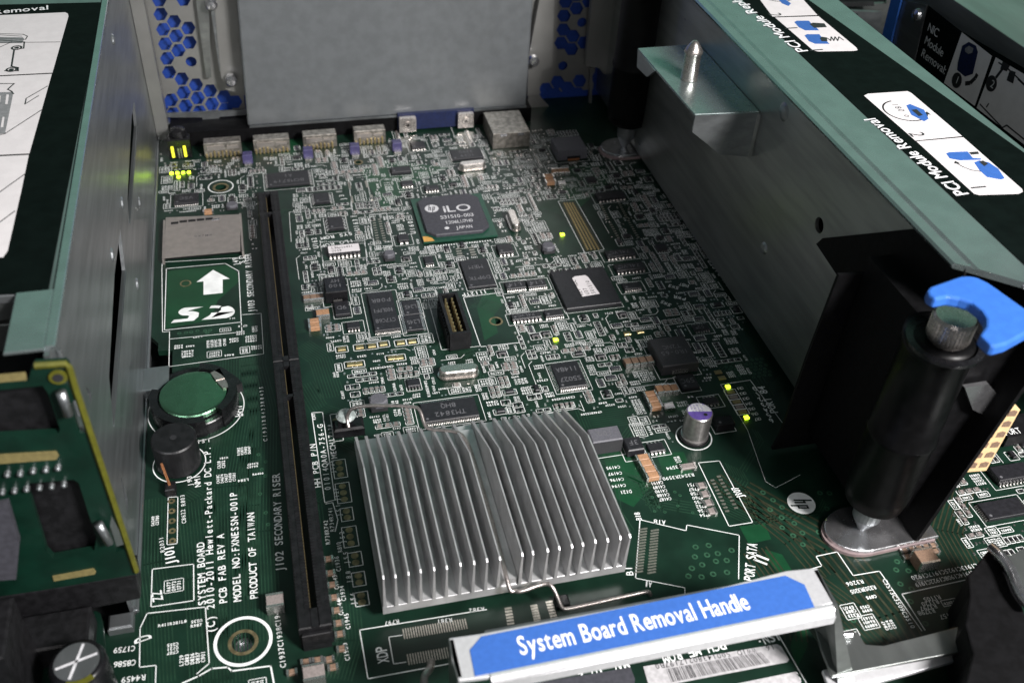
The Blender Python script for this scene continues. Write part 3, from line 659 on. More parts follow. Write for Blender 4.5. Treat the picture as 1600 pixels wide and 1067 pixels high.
crystal((724, 255), (752, 252), .17, .33, 'silver oblong crystal can at the rear, in front of a black chip')
crystal((799, 330), (806, 348), .16, .33, 'silver upright crystal can right of the processor')
crystal((696, 576), (737, 572), .20, .33, 'silver crystal can with green reflection behind the heatsink', 'nickel')
# --- pin header J112
hd = [(689, 452), (719, 450), (740, 535), (705, 541)]; z = .75
x0, y0, x1, y1 = rect4([(687, 459), (717, 455), (732, 518), (701, 524)], z)
hb = MB(); t = .1; hb.box(x0, y0, .05, x1, y1, .18); hb.box(x0, y0, .181, x0 + t, y1, z).box(x1 - t, y0, .181, x1, y1, z).box(x0 + t + .002, y0, .181, x1 - t - .002, y0 + t, z).box(x0 + t + .002, y1 - t, .181, x1 - t - .002, y1, z)
for k in range(12): hb.box(x0 - .06, y0 + .1 + k * (y1 - y0 - .2) / 12, .05, x0 - .001, y0 + .18 + k * (y1 - y0 - .2) / 12, z * .8); hb.box(x1 + .001, y0 + .1 + k * (y1 - y0 - .2) / 12, .05, x1 + .06, y0 + .18 + k * (y1 - y0 - .2) / 12, z * .8)
hdr = part(hb, 'pin_header', 'black_plastic', board, 'black boxed pin header full of short gold pins')
gp = MB()
for k in range(9):
    for j in range(2):
        X = (x0 + x1) / 2 - .11 + j * .22; Y = y0 + .28 + k * (y1 - y0 - .5) / 8; gp.box(X - .028, Y - .028, .182, X + .028, Y + .028, .66)
child_mesh(gp.build('header_pins', 'gold'), hdr); mark(x0 - .35, y0 - .1, x1 + .15, y1 + .1)
# --- riser slots
def slot(name, ya, yb, keyy, label, endblock):
    xl, xr = -.72, .08; z = .75; xc = (xl + xr) / 2; g = .085
    m_ = MB(); m_.box(xl, ya, 0, xc - g, yb, z, .03).box(xc + g, ya, 0, xr, yb, z, .03)
    m_.box(xc - g - .001, ya, .02, xc + g + .001, yb, .12).box(xc - g, keyy - .06, .1, xc + g, keyy + .06, z - .03)
    m_.box(xc - g, yb - .22, .1, xc + g, yb - .002, z - .01).box(xc - g, ya + .002, .1, xc + g, ya + endblock, z - .01)
    if endblock > .3: m_.box(xl + .06, ya - .12, 0, xr - .06, ya + .001, z - .15, .02)
    o = part(m_, name, 'black_plastic', board, label)
    rb = MB(); n = int((yb - ya - .3) / .1); ct = MB()
    for k in range(n):
        y = ya + endblock + k * .1
        if y > yb - .25 or abs(y - keyy) < .1: continue
        for s_, e in ((xc - g - .12, xc - g - .015), (xc + g + .015, xc + g + .12)):
            rb.box(s_, y, z - .005, e, y + .055, z + .022)
        for e in (xl + .02, xr - .10): rb.box(e, y, z - .005, e + .08, y + .045, z + .012)
        ct.box(xc - g + .001, y + .02, .3, xc - g + .022, y + .04, z - .12)
    child_mesh(rb.build('slot_ribs', 'black_plastic'), o); child_mesh(ct.build('contacts', 'contact_dim'), o)
y103a = P(450, 563, .75).y
slot('riser_slot', y103a + .02, P(415, 299, .75).y, P(420, 332, .75).y, 'rear long black riser slot running up to the network chip', .22)
slot('riser_slot', P(497, 978, .75).y, y103a - .02, P(449, 617, .75).y, 'front long black riser slot beside the heatsink', .55)
mark(-.75, 14, .12, P(415, 299, .75).y + .1)
# --- SD card reader
z = .28; sd = [P(*p, z) for p in ((259, 340), (375, 335), (375.5, 392), (256, 403))]
o = part(MB().slab(sd, (0, 0, -.03)), 'card_reader', 'sd_steel', board, 'flat steel memory card reader behind the white arrow')
x0, y0, x1, y1 = rect4([(259, 340), (375, 335), (375.5, 392), (256, 403)], z)
child_mesh(MB().box(x0 + .02, y0 + .25, .01, x1 - .02, y1 - .05, z - .032).build('reader_body', 'black_plastic'), o)
sk = MB()
for k in range(5):
    a = P(267 + k * 13.5, 347.5 - k * 1.4 + (1 if k == 0 else 0), z + .002); sk.box(a.x, a.y - .1, z + .001, a.x + .27, a.y + .05, z + .004)
child_mesh(sk.build('spring_slot', 'black_plastic'), o)
kk = MB(); A = P(303, 371, z + .003); kk.glyphs('WX7MW', A, (1, 0, 0), (0, 1, 0), .12, .13); child_mesh(kk.build('marking', 'mark_grey'), o)
sw = MB().tube([P(331, 344, .31), P(343, 342.5, .31)], .045, 8); child_mesh(sw.build('spring', 'bright_steel'), o)
sl = MB().box(x0 - .08, y0 - .02, .01, x0 - .01, y1, .25).box(x1 + .01, y0 - .02, .01, x1 + .08, y1, .25); child_mesh(sl.build('reader_side', 'sd_steel'), o); mark(x0 - .2, y0 - .1, x1 + .2, y1 + .1)
# --- status lights
LEDS = [(268, 270.5, 1), (277, 270, 1), (286, 269.5, 1), (295, 269, 1), (279, 276, 1), (878.6, 366, 1), (868.3, 530, 1), (1137.4, 603.5, 1), (1166.5, 651.5, 1)]
names = ['leftmost of the four glowing green lights behind the card reader', 'second from left of the four glowing green lights behind the card reader', 'third from left of the four glowing green lights behind the card reader', 'rightmost of the four glowing green lights behind the card reader', 'faint green light just in front of the row of four', 'glowing yellow green light left of the mezzanine connector', 'glowing yellow green light in front of the stickered chip', 'rear glowing light of the PORT 84 column', 'front glowing light of the PORT 84 column']
for (u, v, k), nm in zip(LEDS, names):
    c = P(u, v, .06); sz = .06 if v < 300 else .07
    o = part(MB().prism([(c.x - sz, c.y - sz * .8), (c.x + sz, c.y - sz * .8), (c.x + sz, c.y + sz * .8), (c.x - sz, c.y + sz * .8)], .01, .09, .02), 'status_light', 'led_green', board, nm)
    child_mesh(MB().box(c.x - sz - .05, c.y - sz * .7, .005, c.x - sz - .001, c.y + sz * .7, .05).box(c.x + sz + .001, c.y - sz * .7, .005, c.x + sz + .05, c.y + sz * .7, .05).build('light_terminal', 'gold'), o)
    mark(c.x - .16, c.y - .1, c.x + .16, c.y + .1)
for k in range(5):
    c = P(1141.5 + k * 4.6, 613 + k * 7.6); part(MB().box(c.x - .13, c.y - .07, .0, c.x + .13, c.y + .07, .03), 'light_pad', 'gold' if k % 2 == 0 else 'ceramic_grey', board); sline([(c.x - .2, c.y - .12), (c.x + .2, c.y - .12), (c.x + .2, c.y + .12), (c.x - .2, c.y + .12)], .018, True); mark(c.x - .2, c.y - .1, c.x + .2, c.y + .1)
# --- rear sockets
def socket(px, h, dep, lab, name='usb_socket', m='nickel_dull'):
    A, B = P(*px[0]), P(*px[1]); y = (A.y + B.y) / 2; o = part(MB().box(A.x, y, .02, B.x, y + dep, h, .03), name, m, board, lab)
    g = MB(); 
    for k in range(int((B.x - A.x) / .16)): 
        X = A.x + .08 + k * .16; g.box(X - .035, y - .08, .01, X + .035, y - .002, random.uniform(.12, .3))
    child_mesh(g.build('socket_leads', 'gold'), o)
    g = MB(); g.box(A.x + .12, y - .03, .32, A.x + (B.x - A.x) * .55, y - .002, h - .12).box(A.x + (B.x - A.x) * .62, y - .03, .36, B.x - .12, y - .002, h - .16); child_mesh(g.build('socket_fold', 'sd_steel'), o)
    mark(A.x, y - .1, B.x, y + dep); return o
socket([(321, 246), (379, 243)], .64, .5, 'leftmost small metal socket seen from behind')
socket([(398, 240), (454, 237)], .62, .5, 'second metal socket from the left behind the riser slot')
socket([(475, 233), (527, 230)], .62, .5, 'third metal socket from the left under the steel cover')
socket([(554, 226), (603, 223)], .62, .5, 'fourth metal socket from the left under the steel cover')
A, B = P(770, 234), P(828, 228); zt = .74
rj = part(MB().box(A.x, A.y, .02, B.x - .05, A.y + 2.0, zt, .02), 'network_socket', 'nickel_dull', board, 'large bright metal network socket at the right rear'); 
child_mesh(MB().box(A.x + .3, A.y - .02, zt - .14, A.x + .6, A.y - .001, zt - .02).box(A.x + 1.1, A.y - .02, zt - .14, A.x + 1.35, A.y - .001, zt - .02).build('shield_tab', 'bright_steel'), rj); mark(A.x, A.y - .1, B.x, A.y + 2)
vy = 39.3; part(MB().box(-4.0, 39.46, .005, 11.6, 40.9, .655), 'socket_shade_block', 'black_matte', board, 'black strip standing in for the shade behind the row of rear sockets')  # black block added to paint the shade under the rear cover
A, B = PY(622, 200, vy), PY(740, 190, vy)
vg = part(MB().box(A.x, vy, .1, B.x, vy + 1.0, .86), 'video_socket', 'blue_dark', board, 'dark blue video socket under the steel cover')
for (u0, u1) in ((623, 649), (714, 738)):
    a = PY(u0, 200, vy).x; b = PY(u1, 195, vy).x; child_mesh(MB().box(a, vy - .25, .12, b, vy - .001, .80, .03).lathe(((a + b) / 2, vy - .252, .46), [(.16, 0), (.16, .03), (.06, .031), (.05, 0)], 20, (0, -1, 0)).build('screw_lock', 'nickel'), vg)
A = P(266, 250); B = P(301, 247)
lb = part(MB().box(A.x, A.y, .02, B.x, A.y + .5, .9, .05).lathe(((A.x + B.x) / 2, A.y + .45, .9), [(.36, -.5), (.36, .05), (.3, .22), (.12, .3)], 24), 'light_pipe', 'black_gloss', board, 'black light block with two glowing yellow legs in the rear left corner')
w_ = B.x - A.x; child_mesh(MB().box(A.x + .12 * w_, A.y - .03, .1, A.x + .24 * w_, A.y - .002, .6).box(A.x + .66 * w_, A.y - .03, .1, A.x + .78 * w_, A.y - .002, .6).build('light_leg', 'led_yellow'), lb)
child_mesh(MB().box(A.x + .4 * w_, A.y - .03, .05, A.x + .47 * w_, A.y - .002, .5).box(A.x + .52 * w_, A.y - .03, .05, A.x + .58 * w_, A.y - .002, .5).build('metal_leg', 'nickel'), lb); mark(A.x - .1, A.y - .1, B.x + .1, A.y + 2)
for i, (u, v) in enumerate(((387, 249), (481.5, 241), (554.5, 235), (620.5, 230))):
    c = P(u, v, .2); o = part(MB().box(c.x - .2, c.y - .05, .02, c.x + .2, c.y + .3, .42, .03), 'filter_block', 'violet_body', board, ['violet filter block beside the first rear socket', 'violet filter block between the second and third rear sockets', 'violet filter block between the third and fourth rear sockets', 'violet filter block right of the fourth rear socket'][i])
    child_mesh(MB().box(c.x - .15, c.y - .22, .01, c.x + .15, c.y - .051, .09).build('solder_foot', 'solder'), o); mark(c.x - .2, c.y - .25, c.x + .2, c.y + .3)
# --- capacitors
c = P(1091, 696); c = Vector((c.x, c.y + .36, 0)); R_ = .40; H_ = 1.08
cp_ = part(MB().lathe(c, [(R_ + .02, .1), (R_ + .02, .16), (R_ - .02, .18), (R_ - .02, .22), (R_, .24), (R_, H_ - .03), (R_ - .03, H_)], 40), 'can_capacitor', 'capacitor_can', board, 'round silver can capacitor with a purple top', smooth=False)
child_mesh(MB().lathe(c, [(R_ - .035, H_ - .01), (R_ - .035, H_ + .006)], 40).build('top_print', 'purple_sleeve'), cp_)
tp = MB(); n = 24
tp.quad([(c.x + (R_ - .045) * math.cos(math.radians(a_)), c.y + (R_ - .045) * math.sin(math.radians(a_)), H_ + .009) for a_ in range(-10, 171, 6)]); child_mesh(tp.build('top_disc', 'mark_white'), cp_)
tt = MB(); 
for i, t_ in enumerate(('330 A', 'FP25', 'SEPC')): tt.glyphs(t_, (c.x - .24, c.y + .22 - i * .12, H_ + .013), (1, 0, 0), (0, 1, 0), .09, .1)
child_mesh(tt.build('marking', 'purple_sleeve'), cp_)
child_mesh(MB().disc(c.x + .12, c.y - .16, .06, H_ + .013, 16).build('polarity_dot', 'label_ink'), cp_)
silk.ring(c.x, c.y, R_ + .16, R_ + .12, ZS, 48); mark(c.x - .6, c.y - .6, c.x + .6, c.y + .6); child_mesh(MB().lathe(c, [(R_ + .06, .01), (R_ + .06, .1)], 4 * 8).build('capacitor_base', 'black_plastic'), cp_)
TAN = []
def tan(u, v, wd, ln, h, m='ceramic_tan', horiz=False):
    c = P(u, v, h)
    mb = MB()
    if horiz: mb.cur = 0; mb.box(c.x - wd / 2 + .06, c.y - ln / 2, .01, c.x + wd / 2 - .06, c.y + ln / 2, h, .012); mb.cur = 1; mb.box(c.x - wd / 2, c.y - ln / 2 - .003, .008, c.x - wd / 2 + .06, c.y + ln / 2 + .003, h + .004).box(c.x + wd / 2 - .06, c.y - ln / 2 - .003, .008, c.x + wd / 2, c.y + ln / 2 + .003, h + .004)
    else: mb.cur = 0; mb.box(c.x - wd / 2, c.y - ln / 2 + .06, .01, c.x + wd / 2, c.y + ln / 2 - .06, h, .012); mb.cur = 1; mb.box(c.x - wd / 2 - .003, c.y - ln / 2, .008, c.x + wd / 2 + .003, c.y - ln / 2 + .06, h + .004).box(c.x - wd / 2 - .003, c.y + ln / 2 - .06, .008, c.x + wd / 2 + .003, c.y + ln / 2, h + .004)
    mark(c.x - wd / 2, c.y - ln / 2, c.x + wd / 2, c.y + ln / 2, .06)
    part(mb, 'ceramic_capacitor', [m, 'solder'], board)
for k in range(4): tan(981 + k * 11.5, 564 - k * 1.2, .22, .40, .18, 'ceramic_brown')
for k in range(3): tan(1031 + k * 11.5, 606.5 - k * .8, .22, .40, .18)
for k in range(3): tan(1016 + k * 4.5, 614 + k * 9, .42, .22, .18, horiz=True)
for k in range(4): tan(1005 + k * 5.2, 713 + k * 9.3, .44, .22, .18, horiz=True)
for k in range(3): tan(867 + k * 9, 267 - k * .6, .22, .40, .18)
for k in range(2): tan(857 + k * 3, 274 + k * 8, .45, .24, .18, horiz=True)
for k in range(2): tan(499 + k * 10, 488 - k, .22, .42, .18)
for k in range(2): tan(491 + k * 1, 500 + k * 8, .42, .22, .18, horiz=True)
for k in range(3): tan(479 + k * 10.5, 464 - k, .22, .36, .14, 'ceramic_brown')
tan(325, 328.5, .4, .2, .16, horiz=True)
tan(429, 936, .42, .40, .35, 'ceramic_grey'); tan(1448, 867, .55, .5, .4, 'ceramic_brown'); tan(490, 1048, .5, .42, .38, 'ceramic_grey'); tan(1046, 633, .3, .28, .12, 'white_label'); tan(878, 285, .3, .25, .12, 'white_label'); tan(1075, 728 if 0 else 727, .5, .2, .08, 'ceramic_grey', True)
for u, v in ((513, 871), (516, 893), (519, 911), (522, 931), (526, 951), (529, 971), (531, 988), (534, 1011), (478, 1032), (496, 1029), (514, 1028), (456, 1048), (520, 1040)): tan(u, v, .26, .14, .1, 'ceramic_brown', True)
for k in range(5): tan(1411 + k * 9.5 if 0 else 1414 + k * 11, 859 - k * 2.2, .26, .13, .08, 'ceramic_brown', True); tan(1418 + k * 11, 868 - k * 2.2, .26, .13, .08, 'ceramic_brown', True)
for k in range(4): tan(1124 - 5 + k * 0 - 0, 758 + k * 13 if 0 else 757, .01, .01, .01) if 0 else tan(1096 + k * 5.3 - 0, 757 + k * 13.4, .3, .2, .08, 'ceramic_grey', True)
# --- jumper pads down the left side of the heatsink
JB = [(541, 725, 3), (547, 770, 3), (554, 799, 2), (543, 805, 0), (543, 803, 2), (549, 838, 3), (555, 873, 2), (559, 905, 2), (565, 936, 2)]
jp = MB()
for u0, v0, u1, v1, n in ((522, 646, 530, 690, 2), (523, 717, 539, 748, 3), (528, 753, 545, 787, 3), (534, 792, 550, 815, 2), (538, 821, 556, 856, 3), (546, 861, 564, 886, 2), (552, 892, 569, 917, 2), (556, 923, 574, 948, 2)):
    a, b = P(u0, v1), P(u1, v0); sline([(a.x, a.y), (b.x, a.y), (b.x, b.y), (a.x, b.y)], .02, True)
    for k in range(n): cx_, cy_ = (a.x + b.x) / 2, a.y + (b.y - a.y) * (k + .5) / n; jp.disc(cx_, cy_, .1, .012, 16)
    mark(a.x, a.y, b.x, b.y)
parts(jp, 'jumper_pad', 'pad_dull', board, 'column of paired jumper pads along the heatsink edge')
for i, (t_, u, v) in enumerate((('J128', 521, 684), ('J126', 524, 740), ('J127', 531, 783), ('J51', 534, 808), ('J52', 540, 850), ('J55', 546, 882), ('J88', 550, 912), ('J56', 557, 946))): stext(t_, (u, v), (u - 3, v - 22), .13)
jc = MB()
for k in range(5): c = P(268 + k * .4, 783 + k * 15.5); jc.ring(c.x, c.y, .1, .04, .01, 18)
parts(jc, 'header_hole', 'pad_dull', board, 'column of empty plated header holes above the J101 lettering'); pline([(263, 777), (278, 776), (277, 849), (261, 851)], .02, True); mark(*P(262, 850).to_2d(), *P(278, 777).to_2d())
# --- buzzer
b0 = P(271, 718); c = Vector((-3.60, 21.05, 0)); 
bz = part(MB().lathe(c, [(.60, .02), (.62, .06), (.62, 1.02), (.58, 1.06)], 48), 'buzzer', 'black_plastic', board, 'round black buzzer in front of the coin cell')
child_mesh(MB().lathe(c + Vector((0, 0, .0)), [(.09, 1.055), (.09, 1.068)], 20).build('sound_hole', 'label_ink'), bz); silk.ring(c.x, c.y, .74, .71, ZS, 60); mark(c.x - .75, c.y - .75, c.x + .75, c.y + .75)
c = P(268, 770); ph = part(MB().box(c.x - .14, c.y - .14, 0, c.x + .14, c.y + .2, .28, .03), 'jumper_post', 'black_plastic', board, 'tiny black post with a leaning gold pin by the buzzer'); child_mesh(MB().tube([c + Vector((0, .05, .2)), c + Vector((-.1, .2, 1.0))], .04, 6).build('post_pin', 'copper'), ph)
# --- coin cell holder (part of the board) and the cell itself
cc_ = Vector((-3.12, 23.25, 0))
hl = MB(); n = 60
rr_ = [(1.24, 0), (1.24, .42), (1.06, .44), (1.06, .1)]
hl.lathe(cc_, [(1.22, .0), (1.22, .40), (1.19, .43)], 60)
def arcwall(mb, c, ri, ro, z0, z1, a0, a1, n=30):
    pts = [(c.x + ro * math.cos(math.radians(a0 + (a1 - a0) * i / n)), c.y + ro * math.sin(math.radians(a0 + (a1 - a0) * i / n))) for i in range(n + 1)] + [(c.x + ri * math.cos(math.radians(a1 - (a1 - a0) * i / n)), c.y + ri * math.sin(math.radians(a1 - (a1 - a0) * i / n))) for i in range(n + 1)]
    mb.prism(pts, z0, z1, .0)
arcwall(hl, cc_, 1.03, 1.27, 0, .72, -50, 80); arcwall(hl, cc_, 1.03, 1.27, 0, .62, 160, 285)
arcwall(hl, cc_, 1.0, 1.5, 0, .35, 20, 130)
ho = part(hl, 'cell_holder', 'black_gloss', board, 'round black plastic holder under the coin cell')
child_mesh(MB().slab([P(*p, .72) for p in ((329, 582), (343, 575), (352, 590), (337, 594))], (0, 0, -.04)).slab([P(*p, .70) for p in ((337, 594), (352, 590), (359, 604), (348, 606))], (0, 0, -.06)).build('cell_contact', 'wire_steel'), ho)
silk.ring(cc_.x, cc_.y, 1.42, 1.39, ZS, 80); mark(cc_.x - 1.45, cc_.y - 1.45, cc_.x + 1.45, cc_.y + 1.45)
cell = MB().lathe(cc_, [(.98, .45), (1.0, .48), (1.0, .60), (.97, .64), (.90, .645)], 72).build('coin_cell', 'cell_green_reflection')
tag(cell, 'shiny coin cell tinted for a green reflection in its black holder', 'battery')
# --- barcode stickers under the handle
bs = part(MB().slab([P(*p, .006) for p in ((1005, 1041), (1214, 1006), (1220, 1009), (1233, 1030), (1230, 1034), (1015, 1075))], (0, 0, .01)), 'barcode_sticker', 'sticker_shaded', board, 'white barcode sticker in front of the removal handle')
bars = MB(); random.seed(3); t = .05
while t < .9:
    wd = random.choice((.006, .01, .016)); A = Vector((1040, 1067)).lerp(Vector((1222, 1031)), t); B = Vector((1032, 1046)).lerp(Vector((1206, 1015)), t); A2 = Vector((1040, 1067)).lerp(Vector((1222, 1031)), t + wd * .5); B2 = Vector((1032, 1046)).lerp(Vector((1206, 1015)), t + wd * .5)
    bars.quad([P(*A, .019), P(*A2, .019), P(*B2, .019), P(*B, .019)]); t += wd * .5 + random.choice((.004, .007, .01))
A = P(1207, 1003, .019); 
def stxt(mb, s_, a, b, h, z): 
    A, B = P(*a, z), P(*b, z); d = (B - A); L = d.length; d.normalize(); mb.glyphs(s_, A, d, Vector((-d.y, d.x, 0)), h, L / len(s_))
stxt(bars, '16. WWID', (1209, 1006), (1150, 1016), .15, .019); stxt(bars, '50014380217197B0', (1140, 1017), (1022, 1037), .15, .019)
child_mesh(bars.build('barcode', 'label_ink'), bs)
b2 = part(MB().slab([P(*p, .006) for p in ((790, 1075), (985, 1042), (992, 1060), (990, 1090), (790, 1110))], (0, 0, .01)), 'barcode_sticker', 'chip_grey', board, 'sticker coloured grey for shade left of the white barcode sticker')  # dark grey material stands in for the shade under the handle
b3 = part(MB().slab([P(*p, .006) for p in ((1100, 1078), (1243, 1049), (1252, 1064), (1245, 1085))], (0, 0, .01)), 'barcode_sticker', 'sticker_shaded', board, 'second white sticker at the bottom edge of the picture')
q = [P(*p) for p in ((1015, 1080), (1245, 1000))]; mark(P(800, 1067).x, 10, P(1240, 1030).x, P(1214, 984).y)
# --- right rear bits beyond the riser cage
part(MB().box(P(1570, 648).x, P(1570, 700).y, .0, P(1600, 640).x + 2, P(1570, 690).y + .5, .35, .03), 'edge_connector', 'chip_grey', board, 'grey connector strip behind the cream plug')
part(MB().slab([P(*p, .5) for p in ((1560, 655), (1620, 640), (1640, 672), (1575, 684))], (0, 0, -.4)), 'edge_connector', 'black_plastic', board, 'black connector bar lettered PORT at the right edge')
stxt(silk, 'PORT', (1572, 680), (1598, 676), .25, .51)
# plastic anchor for the wire clip
c = P(545, 672); an = MB().box(c.x - .45, c.y - .3, .01, c.x + .45, c.y + .2, .35, .06).box(c.x - .3, c.y - .15, .352, c.x + .1, c.y + .1, .6, .05)
part(an, 'clip_anchor', 'black_gloss', board, 'black anchor block holding the rear end of the wire clip'); 
pg = MB().lathe((c.x - .05, c.y, .55), [(.26, 0), (.3, .08), (.22, .16), (.1, .2)], 16); part(pg, 'clip_post', 'glue_clear', board, 'grey lump of solder on the clip anchor'); mark(c.x - .6, c.y - .5, c.x + .6, c.y + .4)
c = P(880, 945); part(MB().box(c.x - .2, c.y - .1, .01, c.x + .15, c.y + .2, .2, .04), 'clip_anchor', 'black_gloss', board, 'small black anchor at the front end of the wire clip')
# heatsink covers this patch
mark(1.2, 14.4, 7.8, 20.4)

# =============================================================== small parts and dense lettering that fill the board
random.seed(21)
DENSE = [pb(p) for p in (
    [(455, 300), (430, 262), (410, 255), (400, 240), (620, 215), (850, 205), (940, 235), (1050, 300), (1120, 400), (1165, 500), (1110, 590), (1060, 640), (1010, 660), (985, 640), (905, 640), (740, 690), (560, 690), (520, 560), (470, 470)],
    [(248, 235), (400, 250), (400, 300), (397, 400), (380, 400), (378, 330), (255, 335), (250, 300)],
    [(1485, 800), (1470, 760), (1600, 700), (1640, 820), (1620, 900), (1520, 870)],
    [(930, 650), (1075, 620), (1075, 700), (1000, 708), (980, 640)])]
SPARSE = [pb(p) for p in (
    [(470, 480), (560, 690), (740, 680), (990, 640), (1010, 800), (1090, 730), (1190, 600), (1120, 420), (1000, 300), (860, 260), (620, 220), (500, 300)],
    [(1285, 960), (1330, 900), (1440, 980), (1300, 1000)], [(1450, 920), (1500, 905), (1510, 990), (1470, 980)], [(225, 960), (325, 955), (327, 1035), (240, 1050)],
    [(230, 790), (262, 790), (262, 870), (230, 880)], [(235, 885), (300, 880), (300, 938), (240, 945)], [(268, 530), (410, 500), (410, 552), (270, 570)], [(335, 690), (420, 690), (420, 760), (335, 770)],
    [(340, 1070), (430, 1045), (440, 1067), (440, 1100)], [(440, 640), (500, 640), (500, 660), (440, 660)])]
def designator():
    return random.choice('RRRRCCCCCUQDL') + str(random.randint(10, 9999))
def reftext(x, y, ang, h, s_):
    d = Vector((math.cos(ang), math.sin(ang), 0)); silk.glyphs(s_, (x, y, ZS), d, (-d.y, d.x, 0), h, h * .8, True)
KINDS = {}
def add_kind(name, mats, mb, label): KINDS[name] = (mb, mats, label, [])
def k_res():
    m = MB(); m.cur = 0; m.box(-.05, -.035, .01, .05, .035, .045); m.cur = 1; m.box(-.075, -.038, .006, -.0501, .038, .048).box(.0501, -.038, .006, .075, .038, .048); return m
def k_cap():
    m = MB(); m.cur = 0; m.box(-.05, -.045, .01, .05, .045, .08); m.cur = 1; m.box(-.085, -.047, .006, -.0501, .047, .083).box(.0501, -.047, .006, .085, .047, .083); return m
def k_sot():
    m = MB(); m.cur = 0; m.prism([(-.14, -.07), (.14, -.07), (.14, .07), (-.14, .07)], .02, .11, .02); m.cur = 1; m.box(-.11, -.14, .006, -.06, -.071, .035).box(.06, -.14, .006, .11, -.071, .035).box(-.025, .071, .006, .025, .14, .035); return m
def k_arr():
    m = MB(); m.cur = 0; m.box(-.15, -.05, .01, .15, .05, .06); m.cur = 1
    for k in range(4): x = -.115 + k * .077; m.box(x - .02, -.085, .006, x + .02, -.0501, .05).box(x - .02, .0501, .006, x + .02, .085, .05)
    return m
def k_so():
    m = MB(); m.cur = 0; m.prism([(-.2, -.17), (.2, -.17), (.2, .17), (-.2, .17)], .02, .13, .02); m.cur = 1
    for k in range(4): x = -.15 + k * .1; m.box(x - .02, -.25, .006, x + .02, -.171, .06).box(x - .02, .171, .006, x + .02, .25, .06)
    return m
def k_dio():
    m = MB(); m.cur = 0; m.box(-.13, -.08, .02, .13, .08, .1, .02); m.cur = 1; m.box(-.19, -.05, .006, -.131, .05, .05).box(.131, -.05, .006, .19, .05, .05); return m
add_kind('chip_resistor', ['chip_black', 'solder'], k_res(), None); add_kind('small_capacitor', ['ceramic_grey', 'solder'], k_cap(), None); add_kind('transistor', ['chip_black', 'solder'], k_sot(), None)
add_kind('resistor_array', ['chip_grey', 'solder'], k_arr(), None); add_kind('small_chip', ['chip_black', 'solder'], k_so(), None); add_kind('diode', ['chip_black', 'solder'], k_dio(), None)
SZ = {'chip_resistor': (.085, .045), 'small_capacitor': (.095, .055), 'transistor': (.15, .14), 'resistor_array': (.16, .09), 'small_chip': (.21, .25), 'diode': (.2, .09)}
def place(kind, x, y, rot): KINDS[kind][3].append((x, y, rot))
def try_text_block(poly, mx=(5, 6)):
    n = random.randint(1, mx[0]); L = random.choice((4, 4, 5, 5, 10)) ; h = random.choice((.078, .085, .095)); cols = random.randint(1, 2)
    x, y = random.uniform(*poly[1][:2]), random.uniform(*poly[1][2:])
    if not inside(poly[0], x, y): return
    tw = L * h * .82; th = n * h * 1.3; vert = random.random() < .45
    w2, h2 = (th, tw) if vert else (tw, th)
    if not free(x, y, x + w2, y + h2) or not inside(poly[0], x + w2, y + h2): return
    for i in range(n):
        s_ = ''.join(designator() for _ in range(3))[:L]
        if vert: reftext(x + (i + 1) * h * 1.3 - .02, y, math.pi / 2, h, s_)
        elif random.random() < .85: reftext(x + tw, y + (i + 1) * h * 1.3 - .02, math.pi, h, s_)
        else: reftext(x, y + i * h * 1.3, 0, h, s_)
    if random.random() < .3: sline([(x - .05, y - .04), (x + w2 + .05, y - .04), (x + w2 + .05, y + h2 + .04), (x - .05, y + h2 + .04)], .016, True)
    mark(x, y, x + w2, y + h2, 0)
def try_comp(poly):
    kind = random.choices(list(SZ), (34, 34, 9, 8, 3, 4))[0]; a, b = SZ[kind]; rot = random.choice((0, 1)) if kind != 'small_chip' else 0
    if rot: a, b = b, a
    nx, ny = (1, 1)
    if kind in ('chip_resistor', 'small_capacitor'): nx, ny = random.choice(((1, 1), (2, 1), (1, 2), (3, 1), (1, 3), (4, 1), (2, 2), (6, 2), (1, 5)))
    px, py = 2 * a + .06, 2 * b + .06; x, y = random.uniform(*poly[1][:2]), random.uniform(*poly[1][2:])
    if not inside(poly[0], x, y) or not free(x, y, x + nx * px, y + ny * py): return
    for i in range(nx):
        for j in range(ny): place(kind, x + (i + .5) * px, y + (j + .5) * py, rot)
    for i in range(nx + 1 if nx * ny > 1 else 2): sline([(x + i * px, y), (x + i * px, y + ny * py)], .018) if i in (0, nx) or random.random() < .8 else None
    for j in range(ny + 1): sline([(x, y + j * py), (x + nx * px, y + j * py)], .018)
    mark(x, y, x + nx * px, y + ny * py, 0)
pdm = MB()
def try_pads(poly):
    x, y = random.uniform(*poly[1][:2]), random.uniform(*poly[1][2:]); n = random.randint(1, 4)
    if not inside(poly[0], x, y) or not free(x, y, x + .12 * n, y + .12): return
    for i in range(n):
        if random.random() < .5: pdm.disc(x + .06 + i * .12, y + .06, .035, .009, 8)
        else: pdm.box(x + .03 + i * .12, y + .02, 0, x + .09 + i * .12, y + .1, .02)
    mark(x, y, x + .12 * n, y + .12, 0)
def try_line(poly):
    x, y = random.uniform(*poly[1][:2]), random.uniform(*poly[1][2:])
    if not inside(poly[0], x, y): return
    L = random.uniform(.3, 1.5); q = [(x, y)]; hor = random.random() < .5
    dx, dy = ((L, 0) if hor else (0, L)); q.append((x + dx, y + dy)); s_ = random.choice((-1, 1)) * .15; q.append((x + dx + .15, y + dy + (s_ if hor else .15)))
    if random.random() < .6: q.append((q[-1][0] + (0 if hor else L * .5), q[-1][1] + (L * .4 if hor else 0)))
    if all(free(min(a[0], b[0]), min(a[1], b[1]), max(a[0], b[0]), max(a[1], b[1])) for a, b in zip(q[:-1], q[1:])):
        sline(q, .016)
        for a, b in zip(q[:-1], q[1:]): mark(*a, *b, 0)
